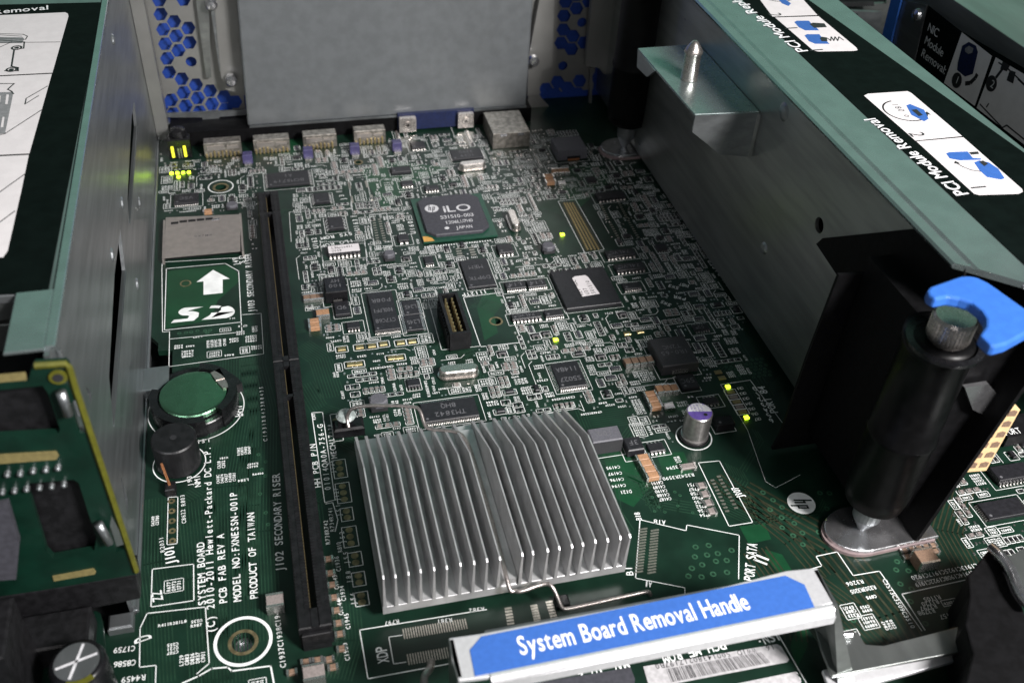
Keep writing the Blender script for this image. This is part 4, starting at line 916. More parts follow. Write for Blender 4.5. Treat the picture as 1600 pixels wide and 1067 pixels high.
def bounds(p): return (p, (min(a[0] for a in p), max(a[0] for a in p), min(a[1] for a in p), max(a[1] for a in p)))
for pi, p in enumerate(DENSE):
    pl = bounds(p); A = (pl[1][1] - pl[1][0]) * (pl[1][3] - pl[1][2])
    for _ in range(int(A * 5)): try_comp(pl)
    for _ in range(int(A * 2)): try_line(pl)
    for _ in range(int(A * 14)): try_text_block(pl)
    for _ in range(int(A * 16)): try_comp(pl)
    for _ in range(int(A * 90)): try_text_block(pl, (3, 6))
    for _ in range(int(A * 110)): try_text_block(pl, (1, 6)); try_pads(pl)
for p in SPARSE:
    pl = bounds(p); A = (pl[1][1] - pl[1][0]) * (pl[1][3] - pl[1][2])
    for _ in range(int(A * 14)): try_text_block(pl, (5, 6))
    if p in (SPARSE[0],):
        for _ in range(int(A * 2.0)): try_comp(pl)
for name, (mb, mats, label, spots) in KINDS.items():
    spots.sort(key=lambda s_: s_[1]); me = mb.mesh(name, mats)
    for x, y, rot in spots[:95]:
        o = bpy.data.objects.new(name, me); col.objects.link(o); o.location = (x, y, 0); o.rotation_euler = (0, 0, rot * math.pi / 2); o.parent = board; o.matrix_parent_inverse = Matrix.Translation(-board.location)
    rest = spots[95:]
    if rest:
        big = MB()
        for x, y, rot in rest:
            n = len(big.v); big.v += [((x - b if rot else x + a), (y + a if rot else y + b), c_) for a, b, c_ in mb.v]; big.f += [tuple(i + n for i in f) for f in mb.f]; big.m += mb.m
        o = part(big, name, mats, board); o['kind'] = 'stuff'
if pdm.v: part(pdm, 'solder_point', 'solder', board, 'scattered tiny bright solder points')['kind'] = 'stuff'
part(silk, 'silkscreen', 'silk', board, 'white printed lettering and outlines all over the board')

# =====================================================================================================================
#                                                  HEATSINK AND ITS WIRE CLIP
# =====================================================================================================================
hs = empty('heatsink', (4.5, 17, 0), 'grey aluminium finned heatsink on the middle of the board', 'heatsink')
part(MB().box(1.33, 14.62, .32, 7.64, 20.4, .60, .01), 'heatsink_base', 'aluminium', hs)
FX = [1.381, 1.677, 1.983, 2.311, 2.617, 2.943, 3.265, 3.576, 3.893, 4.222, 4.773, 5.085, 5.411, 5.728, 6.044, 6.37, 6.674, 7.0, 7.316, 7.60]
fin0 = None
for i, x in enumerate(FX):
    if fin0 is None:
        prof = [(14.60, .602), (14.55, 1.80), (14.62, 1.85), (18.15, 1.85), (20.36, .78), (20.36, .602)]
        m_ = MB(); m_.rings([[Vector((-.022 if z > 1 else -.045, y, z)) for y, z in prof], [Vector((.016 if z > 1 else .04, y, z)) for y, z in prof]])
        me = m_.mesh('fin', ['aluminium']); fin0 = me
    o = bpy.data.objects.new('fin', fin0); col.objects.link(o); o.location = (x, random.uniform(-.015, .015), 0); o.rotation_euler = (0, 0, random.uniform(-.002, .002)); child(o, hs)
part(MB().box(4.262, 14.65, .601, 4.74, 20.0, .82), 'clip_channel', 'aluminium', hs)
part(MB().box(1.7, 14.9, .02, 7.3, 19.8, .319), 'chip_package', 'chip_black', hs, 'dark chip package hidden under the fins')
px_clip = [P(545, 668, .5), P(541, 650, .75), P(553, 633, 1.15), P(648, 634, 1.3), P(657, 641, 1.25), P(663, 664, 1.0), P(671, 671, .95), P(716, 673, 1.1), P(731, 690, 1.05), P(741, 720, .95), P(765, 800, .9), P(784, 870, .9), P(789, 893, 1.05), P(797, 925, .8), P(804, 922, .8), P(812, 925, .8), P(852, 910, .85), P(863, 915, .85), P(872, 935, .6), P(878, 951, .4), P(890, 951, .35), P(1000, 926, .35), P(1014, 923, .3), P(1016, 929, .08)]
tag(MB().tube(px_clip, .055, 12, 2).build('wire_clip', 'wire_steel', smooth=True), 'bent steel wire clip crossing the heatsink from its black anchor', 'clip')

# =====================================================================================================================
#                                                       REMOVAL HANDLE
# =====================================================================================================================
hd = empty('removal_handle', (6.8, 11.4, 0), 'steel strap handle with a blue System Board Removal Handle label', 'handle')
ZH = 3.0
pl_ = [P(*p, ZH) for p in ((701, 996), (751, 989), (1100, 924), (1228, 891), (1277, 886), (1285, 902), (1304, 941), (1275, 950), (766, 1057), (716, 1063), (706, 1030))]
part(MB().slab(pl_, (0, 0, -.12)), 'handle_plate', 'rolled_steel', hd, bevel=.03)
a, b = P(766, 1057, ZH - .05), P(1300, 948, ZH - .05)
fr = MB(); k = 10; rings = []
for p in (a, b): rings.append([Vector((p.x, p.y - .02 + .14 * math.cos(t) - .0, p.z - .06 + .14 * math.sin(t))) for t in [2 * math.pi * i / 16 for i in range(16)]])
fr.rings(rings).box(a.x, a.y - .15, ZH - .36, b.x, a.y - .08, ZH - .10)
part(fr, 'rolled_edge', 'rolled_steel', hd, 'bright rounded front edge of the handle', smooth=False)
bk = MB().box(P(751, 989, ZH).x + .1, P(751, 989, ZH).y - .02, ZH - .5, P(1228, 891, ZH).x, P(751, 989, ZH).y + .06, ZH - .02)
part(bk, 'rear_lip', 'galvanised', hd)
zl = ZH + .006
part(MB().slab([P(*p, zl) for p in ((752, 994), (734, 1015), (742, 1056), (1273, 949), (1257, 913), (1227, 899))], (0, 0, .006)), 'handle_label', 'label_blue', hd, 'blue label with white words')
tx = MB(); A, B = P(814, 1022.5, zl + .012), P(1201, 945, zl + .012); d = B - A; L = d.length; d.normalize(); s_ = 'System Board Removal Handle'
h = .50; tot = sum((glyph(c_, True, True)[2] if c_ != ' ' else .38 - .0) * h + .10 * h for c_ in s_); k = L / tot
tx.glyphs(s_, A, d * k, Vector((-d.y, d.x, 0)), h * .93, 0, True, mono=False, hi=True); part(tx, 'handle_lettering', 'label_white', hd)
lg = MB().slab([(2.42, 10.95, 3.0), (2.42, 11.85, 3.0), (2.42, 11.7, 0), (2.42, 11.1, 0)], (.1, 0, 0)).box(2.0, 11.1, .01, 2.5, 11.7, .1)
part(lg, 'handle_leg', 'galvanised_dark', hd)
lg = MB().slab([(10.98, 10.95, 3.0), (10.98, 11.9, 3.0), (11.5, 11.9, .5), (11.9, 10.3, .3), (11.5, 10.3, .4)], (.1, 0, 0))
part(lg, 'handle_leg', 'galvanised_dark', hd)
# clip wire rising by the left leg
part(MB().tube([P(674, 1034, .6), P(672, 1045, .9), P(662, 1056, 1.0), P(664, 1075, .9)], .09, 10, 2), 'spring_hook', 'wire_steel', hd, 'small bent steel hook at the left leg of the handle', smooth=True)

# steel bracket right of the handle
tb = empty('tray_bracket', (13.5, 10.8, 0), 'pale folded steel bracket right of the removal handle', 'bracket')
z = .9
part(MB().slab([P(*p, z) for p in ((1290, 958), (1302, 984), (1312, 994), (1340, 986), (1352, 1006), (1380, 1008), (1500, 978), (1510, 968), (1516, 996), (1500, 1018), (1300, 1056), (1282, 1010), (1270, 970))], (0, 0, -.1)), 'bracket_shelf', 'galvanised_dark', tb, bevel=.02)
part(MB().slab([P(*p, .55) for p in ((1285, 1046), (1492, 998), (1500, 1030), (1300, 1085))], (0, 0, -.12)), 'bracket_lip', 'rolled_steel', tb, 'bright lower lip with two dimples', bevel=.02)
part(MB().tube([P(1302, 962, 1.0), P(1300, 978, 1.0), P(1308, 992, 1.0), P(1332, 990, 1.0)], .08, 10, 2), 'bracket_hem', 'bright_steel', tb, smooth=True)
for u, v in ((1322, 1045), (1402, 1030), (1468, 1008)): part(MB().lathe(P(u, v, .56), [(.22, 0), (.16, .08), (.05, .1)], 20, sy=.7), 'dimple', 'bright_steel', tb)
# black cable boot in the front right corner
cb = empty('cable_boot', (17.3, 11.5, 0), 'black plastic boot in the front right corner', 'cable boot')
part(MB().slab([P(*p, 1.6) for p in ((1545, 858), (1562, 862), (1585, 900), (1602, 960), (1640, 960), (1640, 1100), (1500, 1100), (1520, 1020), (1508, 975), (1515, 930), (1512, 898))], (0, 0, -1.55)), 'boot_body', 'black_matte', cb, bevel=.05)
ar = empty('spring_arm', (18, 12.2, 0), 'curved bright steel arm over the black boot', 'spring arm')
part(MB().tube([P(1550, 856, 1.75), P(1562, 866, 1.9), P(1580, 890, 1.9), P(1592, 925, 1.9), P(1612, 950, 1.9)], .14, 12, 2), 'arm_rod', 'bright_steel', ar, smooth=True)
part(MB().slab([P(*p, 1.64) for p in ((1562, 880), (1600, 860), (1640, 900), (1640, 940), (1596, 920))], (0, 0, .12)), 'arm_plate', 'galvanised_dark', ar)

# =====================================================================================================================
#                                                 LEFT CHASSIS WALL AND LID
# =====================================================================================================================
XW = -4.62; ZT = 8.5
lw = MB().box(XW - .1, 16.1, -.6, XW, 41.5, ZT - .02).build('chassis_wall', 'galvanised')
def cbox(x0, y0, z0, x1, y1, z1): return MB().box(x0, y0, z0, x1, y1, z1).build('c', 'via')
cut(lw, [MB().slab([(XW - .5, y, zz) for y, zz in ((35.6, 4.1), (34.9, 3.47), (28.5, 3.44), (29.2, 3.9), (34.2, 4.25))], (1, 0, 0)).build('c', 'via'),
         MB().slab([(XW - .5, y, zz) for y, zz in ((26.7, 4.4), (25.9, 3.47), (19.3, 3.44), (20.3, 4.2), (24.2, 4.55))], (1, 0, 0)).build('c', 'via'),
         MB().slab([(XW - .5, y, zz) for y, zz in ((17.95, 6.0), (18.25, 5.5), (17.95, 5.45))], (1, 0, 0)).build('c', 'via'),
         MB().slab([(XW - .5, y, zz) for y, zz in ((18.6, 2.5), (18.15, 1.4), (18.6, 1.5))], (1, 0, 0)).build('c', 'via')])
lw.data.materials.clear(); lw.data.materials.append(MATS['galvanised'])
lwe = tag(lw, 'long upright steel chassis wall along the left edge of the board', 'chassis wall')
child_mesh(MB().box(XW - .9, 18.4, 1.0, XW - .7, 36.5, 6.6).build('slot_shade_backing', 'black_matte'), lw)  # black backing added so the wall slots look dark inside
def lip(ya, yb, zb): child_mesh(MB().box(XW + .001, ya, zb - .04, XW + .03, yb, zb).build('slot_lip', 'galvanised'), lw)
lip(28.5, 34.9, 3.44); lip(19.3, 25.9, 3.44)
child_mesh(MB().box(XW - .1, 16.3, ZT - .018, XW + .10, 41.2, ZT + .05, .02).build('top_edge', 'flange_steel', None, 'pale rolled top edge of the wall'), lw)
child_mesh(MB().box(-5.45, 16.25, ZT - .018, XW - .101, 18.2, ZT + .045, .02).build('tab', 'flange_steel', None, 'pale tab at the near end of the wall'), lw)
child_mesh(MB().box(XW + .001, 23.9, .35, XW + .75, 24.9, .43).box(XW + .001, 23.85, .1, XW + .8, 23.9, .42).build('board_tab', 'galvanised', None, 'small steel tab reaching over the board edge'), lw)
child_mesh(MB().box(XW + .001, 16.15, -.02, XW + .09, 40.9, .10, .02).build('wall_foot', 'galvanised'), lw)
fm = MB()
for y, zz in ((33.6, 7.3), (28.0, 4.5), (27.2, 2.0), (31.4, 2.4), (24.5, 5.0)): fm.lathe((XW, y, zz), [(.13, 0), (.10, .05), (.03, .07)], 14, (1, 0, 0), sx=1.6)
child_mesh(fm.build('dimple', 'galvanised'), lw)
child_mesh(MB().tube([(XW + .06, 16.6, 6.4), (XW + .06, 16.6, 8.2)], .05, 8).build('stiffening_rib', 'galvanised'), lw)
child_mesh(MB().box(XW + .001, 16.15, .2, XW + .05, 16.9, .28).box(-5.2, 15.6, -.02, -4.62, 16.05, .25, .05).build('foot_tab', 'galvanised'), lw)
lid = empty('labelled_cover', (-7, 26, ZT), 'cover at the left carrying a black and white removal instruction label', 'cover')
part(MB().box(-16, 18.2, ZT - .2, XW - .102, 60, ZT, .03), 'cover_plate', 'galvanised', lid)
Lx = lambda u, v: P(u, v, ZT + .004)
part(MB().slab([P(*p, ZT + .004) for p in ((170, 4), (146, 80), (76, 452), (70, 458), (-200, 470), (-260, 20), (0, 8))], (0, 0, .006)), 'black_label', 'label_black', lid, 'black label border')
wl = MB(); zz = ZT + .012
for q in ([(0, 24), (102, 20), (106, 22), (107, 26), (82, 114), (0, 119)], [(0, 121), (81, 116), (46, 240), (0, 243)], [(0, 246), (45, 242.5), (33, 300), (12, 392), (5, 402), (0, 404)]):
    q = [(p[0] - (260 if p[0] == 0 else 0), p[1] + (12 if p[0] == 0 else 0)) for p in q]
    wl.slab([P(*p, zz) for p in q], (0, 0, .005))
parts(wl, 'white_panel', 'white_label', lid, 'white panels with line drawings')
dl = MB(); zd = ZT + .022
def dline(px, wd=.05, m=dl, plane=None, closed=False, z=zd):
    q = [P(*p, z) for p in px]; m.line([(p.x, p.y) for p in q], wd, z, closed)
dline([(0, 67), (94, 66)], .03); dline([(0, 63), (38, 66), (37, 76), (28, 77)], .04); dline([(22, 79), (18, 104), (28, 106), (28, 111), (8, 111)], .05); dline([(0, 74), (18, 66)], .03)
dline([(0, 131), (22, 131), (12, 140), (18, 143), (21, 147)], .04); dline([(74, 135), (41, 154), (39, 163), (60, 150)], .03); dline([(65, 172), (8, 209), (0, 211)], .03); dline([(39, 272), (0, 300)], .03); dline([(23, 330), (0, 347)], .03)
dline([(0, 53), (36, 54), (43, 57), (40, 62), (0, 60)], .03); dline([(0, 55), (34, 57)], .03)
for u, v in ((26, 75), (18, 109)): 
    c = P(u, v, zd); dl.ring(c.x, c.y, .16, .10, zd, 20); dl.disc(c.x, c.y, .07, zd, 14)
part(dl, 'line_drawing', 'label_ink', lid)
gl = MB().slab([P(*p, ZT + .0185) for p in ((-30, 58), (36, 59), (38, 62), (34, 68), (-30, 68))], (0, 0, .002)).slab([P(*p, ZT + .0185) for p in ((-30, 146), (20, 144), (20, 150), (8, 209), (-30, 212))], (0, 0, .002))
parts(gl, 'drawing_shade', 'label_grey', lid)
wb = MB()
for q in ([(10, 148), (14, 148), (12, 163), (8, 163)], [(-5, 150), (1, 150), (0, 160), (-6, 160)], [(4, 183), (7, 183), (5, 199), (1, 199)]): wb.slab([P(*p, ZT + .0215) for p in q], (0, 0, .001))
parts(wb, 'drawing_highlight', 'white_label', lid)
# what shows below the cover: dim steel rails of the drive cage
cg = empty('drive_cage', (-8, 20, 0), 'dark drive cage rails under the labelled cover', 'cage')
part(MB().box(-16, 18.4, 6.9, -5.3, 18.9, 7.6, .02).box(-16, 18.3, 7.8, -5.25, 18.7, 8.25, .02), 'cage_rail', 'galvanised_dark', cg)
part(MB().box(-16, 17.6, 5.9, -5.3, 17.7, 6.1).box(-16, 16.6, 5.9, -5.5, 16.7, 6.15), 'cage_rail', 'galvanised', cg, 'thin bright cage rail')
part(MB().box(-16, 20, -1, -4.9, 20.2, 6.8), 'cage_back', 'chassis_dark', cg)

# =====================================================================================================================
#                                    UPRIGHT GREEN CIRCUIT BOARD AT THE FRONT LEFT
# =====================================================================================================================
YB = 15.8
rb_ = empty('upright_board', (-5.6, YB, 0), 'upright green circuit board with large openings at the front left', 'circuit board')
ub = MB().slab([PY(*p, YB) for p in ((-60, 600), (44, 596), (50, 574), (54, 570), (102, 567), (108, 572), (114, 600), (212, 890), (213, 897), (70, 921), (-60, 940))], (0, .16, 0)).build('upright_panel', 'pcb_green')
def hole(px): return MB().slab([PY(*p, YB - .5) for p in px], (0, 1, 0)).build('c', 'via')
cut(ub, [hole([(-30, 640), (62, 630), (70, 640), (90, 698), (88, 705), (-30, 712)]), hole([(116, 650), (140, 702), (120, 704), (105, 660)]), hole([(38, 787), (44, 783), (112, 777), (120, 782), (148, 868), (145, 888), (80, 900), (70, 890)]), hole([(172, 832), (198, 884), (180, 890), (168, 862)])])
ub.data.materials.clear(); ub.data.materials.append(MATS['pcb_green']); child(ub, rb_)
for px, nm in (((54, 570, 102, 567, 108, 572, 212, 890), 0),):
    e = MB().tube([PY(54, 571, YB - .02), PY(102, 568, YB - .02), PY(108, 574, YB - .02), PY(116, 602, YB - .02), PY(213, 892, YB - .02)], .07, 6); part(e, 'board_rim', 'yellow_mask', rb_, 'yellow green rim of the upright board')
e = MB().slab([PY(*p, YB - .03) for p in ((-30, 712), (88, 705), (92, 712), (88, 718), (-30, 727))], (0, .02, 0)).slab([PY(*p, YB - .03) for p in ((82, 900), (146, 888), (150, 893), (148, 897), (84, 908))], (0, .02, 0)).slab([PY(*p, YB - .03) for p in ((-30, 588), (40, 582), (42, 594), (-30, 600))], (0, .02, 0))
parts(e, 'pale_edge', 'board_edge', rb_, 'pale bare edges of the openings')
part(MB().slab([PY(*p, YB + .3) for p in ((-60, 600), (96, 585), (190, 885), (-60, 920))], (0, .1, 0)), 'connector_housing', 'black_plastic', rb_, 'black connector housing seen through the openings')
e = MB()
for u, v in [(12, 738), (32, 737), (52, 733), (72, 731), (91, 728), (-8, 741), (4, 766), (23, 764), (42, 761), (62, 759), (81, 757), (100, 754)]: e.lathe(PY(u, v, YB), [(.07, 0), (.06, .1), (.02, .13)], 10, (0, -1, 0))
parts(e, 'pin_tip', 'galvanised', rb_, 'two rows of bright pin tips')
for a, b in (((95, 612), (107, 648)), ((154, 818), (171, 848))): part(MB().tube([PY(*a, YB - .15), PY(*b, YB - .15)], .1, 10), 'guide_rod', 'galvanised', rb_, smooth=True)
c = PY(91, 588, YB - .01); part(MB().lathe(c, [(.17, 0), (.17, .04)], 20, (0, -1, 0)), 'eyelet', 'yellow_mask', rb_); part(MB().lathe(c + Vector((0, -.045, 0)), [(.1, 0), (.1, .01)], 20, (0, -1, 0)), 'eyelet_hole', 'label_ink', rb_)
part(MB().slab([PY(*p, YB - .01) for p in ((-40, 940), (70, 922), (213, 897), (220, 935), (90, 962), (-40, 985))], (0, .6, 0)), 'connector_foot', 'black_plastic', rb_, 'black connector foot below the upright board', bevel=.03)
part(MB().box(-9, 14.6, .02, -5.35, 15.6, 1.3, .05).box(-9.5, 13.2, .02, -6.45, 14.7, 3.2, .05), 'connector_block', 'black_plastic', rb_, 'black blocks below the upright board')
gb = MB().slab([PY(*p, 14.9) for p in ((-40, 800), (12, 790), (30, 850), (25, 905), (-40, 910))], (0, .2, 0)); part(gb, 'grey_clip', 'chip_grey', rb_, 'grey clip at the left picture edge')
# corner daughter board with its large can capacitor
db = empty('daughter_board', (-6, 14.4, .9), 'small green daughter board lettered BP in the front left corner', 'circuit board')
zq = .6
part(MB().slab([P(*p, zq) for p in ((80, 966), (150, 954), (157, 958), (161, 978), (170, 1100), (-40, 1100), (-40, 975))], (0, 0, -.15)), 'daughter_panel', 'pcb_green', db)
tx = MB(); stxt(tx, 'BP', (92, 988), (80, 970), .36, zq + .006); stxt(tx, 'Sn', (92, 1016), (80, 1000), .36, zq + .006); part(tx, 'lettering', 'silk', db)
ec = empty('large_capacitor', (-5.5, 13.8, 0), 'large black sleeved capacitor with a crossed metal top in the front left corner', 'capacitor')
c = P(120, 1034, 2.0); c0 = Vector((c.x, c.y, 0)); rr = .56
part(MB().lathe(c0, [(rr, .62), (rr + .04, .7), (rr + .04, 1.9), (rr, 2.0), (rr - .09, 2.02)], 48), 'capacitor_sleeve', 'black_gloss', ec, smooth=True)
part(MB().lathe(c0, [(rr - .09, 1.99), (rr - .09, 2.03)], 48), 'capacitor_top', 'galvanised', ec)
cr_ = MB()
for a_ in (15, 75): 
    dx, dy = math.cos(math.radians(a_)) * .4, math.sin(math.radians(a_)) * .4; cr_.line([(c0.x - dx, c0.y - dy), (c0.x + dx, c0.y + dy)], .06, 2.036)
part(cr_, 'vent_cross', 'mark_white', ec, 'pale cross scored in the top')
yr = MB(); arcwall(yr, c0, rr - .02, rr + .10, .65, .8, 230, 330); arcwall(yr, c0, rr - .08, rr + .05, 2.0, 2.03, 250, 310); part(yr, 'yellow_stripe', 'led_green' if 0 else 'yellow_mask', ec)

# =====================================================================================================================
#                                         REAR PANEL WITH HEXAGONAL VENTS, STEEL COVER
# =====================================================================================================================
YP = 41.0
rp = empty('vented_bulkhead', (4, YP, 0), 'steel rear panel with blue tinted hexagonal vents', 'panel')
def hexcut(px, origin, k, r, circ=()):
    m = MB()
    for (x, y) in px:
        m.slab([PY(origin[0] + (x + a) / k, origin[1] + (y + b) / k, YP) - Vector((0, .4, 0)) for a, b in [(p * r / 52, q * r / 52) for p, q in ((52, -2), (27, 44), (-25, 46), (-52, 2), (-27, -44), (25, -46))]], (0, .8, 0))
    for (x, y) in circ:
        c = PY(origin[0] + x / k, origin[1] + y / k, YP); m.lathe((c.x, YP - .4, c.z), [(.22, 0), (.22, .8)], 20, (0, 1, 0))
    return m.build('c', 'via')
a = PY(245, 178, YP); b = PY(386, 178, YP)
L_ = MB().box(-4.62, YP, .55, -.85, YP + .03, 12).build('vent_plate', 'panel_steel')
cut(L_, [hexcut([(230, 760), (245, 865), (325, 703), (340, 805), (418, 645), (432, 745), (445, 850), (525, 690), (540, 790), (630, 735), (640, 830), (715, 775), (310, 600), (215, 550), (200, 445), (285, 385), (185, 335), (370, 325), (268, 275), (170, 225), (360, 215), (252, 165), (150, 110), (140, 5), (155, 820), (325, 0)], (220, 0), 4.85, 55, [(382, 470)])])
L_.data.materials.clear(); L_.data.materials.append(MATS['panel_steel']); child(L_, rp); L_['label'] = 'left vent plate with honeycomb holes'
R__ = MB().box(11.5, YP, .55, 15.0, YP + .03, 12).build('vent_plate', 'panel_steel')
cut(R__, [hexcut([(1390, 10), (1437, 38), (1490, 8), (1383, 70), (1380, 130), (1422, 157), (1370, 187), (1470, 185), (1415, 213), (1355, 355), (1398, 380), (1450, 350), (1390, 432), (1443, 405), (1440, 462), (1345, 408), (1345, 460), (1305, 385), (1305, 435), (1530, 340), (1437, -20)], (380, 0), 2.7586, 30.5, [(1460, 98), (1378, 285)])])
R__.data.materials.clear(); R__.data.materials.append(MATS['panel_steel']); child(R__, rp); R__['label'] = 'right vent plate with honeycomb holes'
part(MB().box(-4.6, YP + .5, 0, 16, YP + .6, 13), 'blue_backing', 'backing_blue', rp, 'blue surface seen through the vent holes')
part(MB().box(-4.35, YP - .5, .50, -.86, YP + .0, .60, .02).slab([PY(*p, YP - .5) for p in ((249, 184), (316, 184), (318, 196), (322, 199), (342, 197), (343, 183), (386, 180), (386, 172), (249, 178))], (0, .08, 0)), 'panel_sill', 'galvanised', rp, 'folded sill below the left vents')
def strip(u0, u1, ya, m='galvanised', z0=.9, dep=.3):
    x0 = PY(u0, 90, ya).x; x1 = PY(u1, 90, ya).x; part(MB().box(x0, ya, z0, x1, ya + dep, 12, .03), 'upright_rib', m, rp)
x0 = PY(311, 80, 40.6).x
for (u0, v0, u1, v1, w0, ya, m) in ((306, 0, 322, 122, 6, 40.7, 'galvanised_dark'), (327, 0, 343, 112, 20, 40.5, 'galvanised')):
    q = [PY(u0, v0, ya), PY(u0 + w0 + 14, v0, ya), PY(u1 + w0 + 12 if w0 == 20 else u1 + 8, v1, ya), PY(u1, v1, ya)]
    part(MB().slab(q, (0, .28, 0)), 'upright_rib', m, rp)
part(MB().slab([PY(*p, 40.45) for p in ((334, 0), (373, 0), (384, 150), (352, 140), (345, 118))], (0, .25, 0)), 'upright_rib', 'panel_steel', rp)
part(MB().slab([PY(*p, 40.6) for p in ((843, 0), (866, 0), (863, 105), (846, 112), (842, 150), (824, 150), (826, 90))], (0, .3, 0)), 'upright_rib', 'panel_steel', rp)
part(MB().slab([PY(*p, 40.3) for p in ((925, 0), (966, 0), (958, 112), (944, 116), (935, 106), (915, 104))], (0, .3, 0)), 'upright_rib', 'panel_steel', rp)
part(MB().slab([PY(*p, 40.7) for p in ((832, 118), (845, 112), (843, 150), (866, 176), (864, 186), (920, 190), (922, 106), (926, 108), (924, 196), (860, 200), (836, 190), (824, 160))], (0, .2, 0)), 'upright_rib', 'panel_steel', rp, 'bent foot of the right vent plate')
for u, v, yy in ((243, 139, 40.5), (243, 172, 40.5), (361, 126, 40.2), (834, 96, 40.3), (330, 7, 40.4)): part(MB().lathe(PY(u, v, yy), [(.26, -.1), (.24, .1), (.16, .2), (.05, .22)], 20, (0, -1, 0)), 'rivet', 'bright_steel', rp)
part(MB().slab([PY(*p, 40.2) for p in ((230, -5), (252, 60), (262, 118), (256, 150), (244, 160), (244, 0), (240, -30))], (0, .3, 0)) if 0 else MB().box(-4.6, 40.2, 0, -4.1, 40.9, 12, .05), 'corner_fold', 'panel_steel', rp, 'folded steel corner where the panel meets the left wall')

cv = empty('steel_cover', (5, 39.4, .7), 'large blank grey steel cover standing above the rear sockets', 'cover')
ya = 39.5
q = [PY(387, 197.5, ya), PY(822, 166, ya), PY(834, -10, ya), PY(843, -130, ya), PY(360, -130, ya), PY(369, -10, ya)]
part(MB().slab(q, (0, .9, 0)), 'cover_face', 'cover_steel', cv, bevel=.08)
part(MB().slab([PY(390, 199.5, ya - .01), PY(822, 167.8, ya - .01), PY(822, 165, ya - .01), PY(390, 196.5, ya - .01)], (0, -.05, 0)), 'cover_hem', 'galvanised', cv, 'thin folded bottom edge')

# =====================================================================================================================
#                                              RISER CAGE ON THE RIGHT
# =====================================================================================================================
XR = 15.3
rc = empty('riser_cage', (15.3, 27, 0), 'tall grey steel riser cage standing along the right of the board', 'riser cage')
rw = MB().slab([(XR, 15.7, 8.4), (XR, 46, 8.4), (XR, 46, .3), (XR, 34.85, .3), (XR, 18.2, .3), (XR, 18.2, 7.6), (XR, 15.7, 8.0)], (.12, 0, 0)).build('cage_wall', 'galvanised_dark')
hp_ = PX(1280, 352, XR); h2 = PX(1194, 388, XR)
cut(rw, [MB().lathe((XR - .5, hp_.y, hp_.z), [(.24, 0), (.24, 1)], 24, (1, 0, 0)).build('c', 'via')])
rw.data.materials.clear(); rw.data.materials.append(MATS['galvanised_dark']); child(rw, rc)
part(MB().box(15.55, 18.4, .35, 19.8, 45.5, 8.3), 'cage_shade_block', 'black_matte', rc, 'black box added for the darkness inside the cage')  # black filler added so the wall hole opens onto darkness
part(MB().lathe((XR, h2.y, h2.z), [(.22, 0), (.16, .08), (.05, .1)], 18, (-1, 0, 0)).lathe((XR, PX(1225, 175, XR).y, PX(1225, 175, XR).z), [(.3, 0), (.2, .05), (.05, .07)], 18, (-1, 0, 0)), 'dimple', 'galvanised', rc)
fl = MB(); prof = [(15.02, 8.35), (14.98, 8.44), (15.03, 8.50), (15.28, 8.52), (15.36, 8.47), (15.44, 8.52), (20.1, 8.52), (20.1, 8.35)]
fl.rings([[Vector((x, 15.7 - max(0, x - 15) * .85, z)) for x, z in prof], [Vector((x, 50, z)) for x, z in prof]])
part(fl, 'cage_top', 'flange_steel', rc, 'broad greenish top flange with a pressed groove')
zt = 8.526
part(MB().slab([(16.6, 13.5, zt), (19.95, 13.5, zt), (19.95, 20, zt), (19.0, 31, zt), (18.6, 50, zt), (16.6, 50, zt)], (0, 0, .008)), 'black_label', 'label_black', rc, 'black instruction label running along the cage top')
zt += .010
def lp(px): return [P(*p, zt) for p in px]
wl = MB()
def rpanel(px):
    q = [P(*p, zt) for p in px]; wl.slab(q, (0, 0, .004))
rpanel([(1350, 150), (1356, 147), (1418, 143), (1424, 146), (1503, 213), (1430, 220)]); rpanel([(1432, 221.5), (1505, 215), (1597, 296), (1598, 300), (1592, 303), (1530, 305), (1522, 303)])
rpanel([(1150, -50), (1200, -60), (1277, 24), (1207, 26.5)]); rpanel([(1211, 28), (1279, 26), (1338, 75), (1340, 79), (1334, 80), (1278, 81), (1270, 79)])
parts(wl, 'white_panel', 'white_label', rc, 'white instruction panels on the black label')
zt2 = zt + .006
tx = MB()
def ltext(mb, s_, a, b, h, bold=True, z=zt2, V=None):
    A, B = P(*a, z), P(*b, z); d = B - A; L = d.length; d.normalize(); tot = sum((glyph(c_, bold, True)[2] if c_ != ' ' else .38) * h + .10 * h for c_ in s_)
    mb.glyphs(s_, A, d * (L / tot), V or Vector((-d.y, d.x, 0)), h, 0, bold, mono=False, hi=True)
tc = MB(); ltext(tc, 'Removal', (-10, 22.5), (77, 15), .36, z=ZT + .012); part(tc, 'cover_lettering', 'label_white', lid)
ltext(tx, 'PCI Module Removal', (1514, 303), (1366, 184), .40); ltext(tx, 'PCI Module Replacement', (1263, 80), (1110, -35), .40)
part(tx, 'label_lettering', 'label_white', rc, 'white words along the black label')
ik = MB(); 
ltext(ik, '1', (1536, 300), (1524, 294), .5, False) if 0 else None
def numeral(t, u, v, h=.48): c = P(u, v, zt2); ik.glyphs(t, (c.x - .16, c.y, c.z), (0, -1, 0), (1, 0, 0), h, .26, False, hi=True)
numeral('1', 1521, 289); numeral('2', 1426, 207); numeral('1', 1270, 76); numeral('1', 1231, 42); numeral('2', 1206, 21); 
def arc(mb, u, v, ro, wd, a0, a1, z=None, n=24):
    c = P(u, v, z or zt2); q = [(c.x + ro * math.cos(math.radians(a0 + (a1 - a0) * i / n)), c.y + ro * math.sin(math.radians(a0 + (a1 - a0) * i / n))) for i in range(n + 1)]; mb.line(q, wd, z or zt2); return q
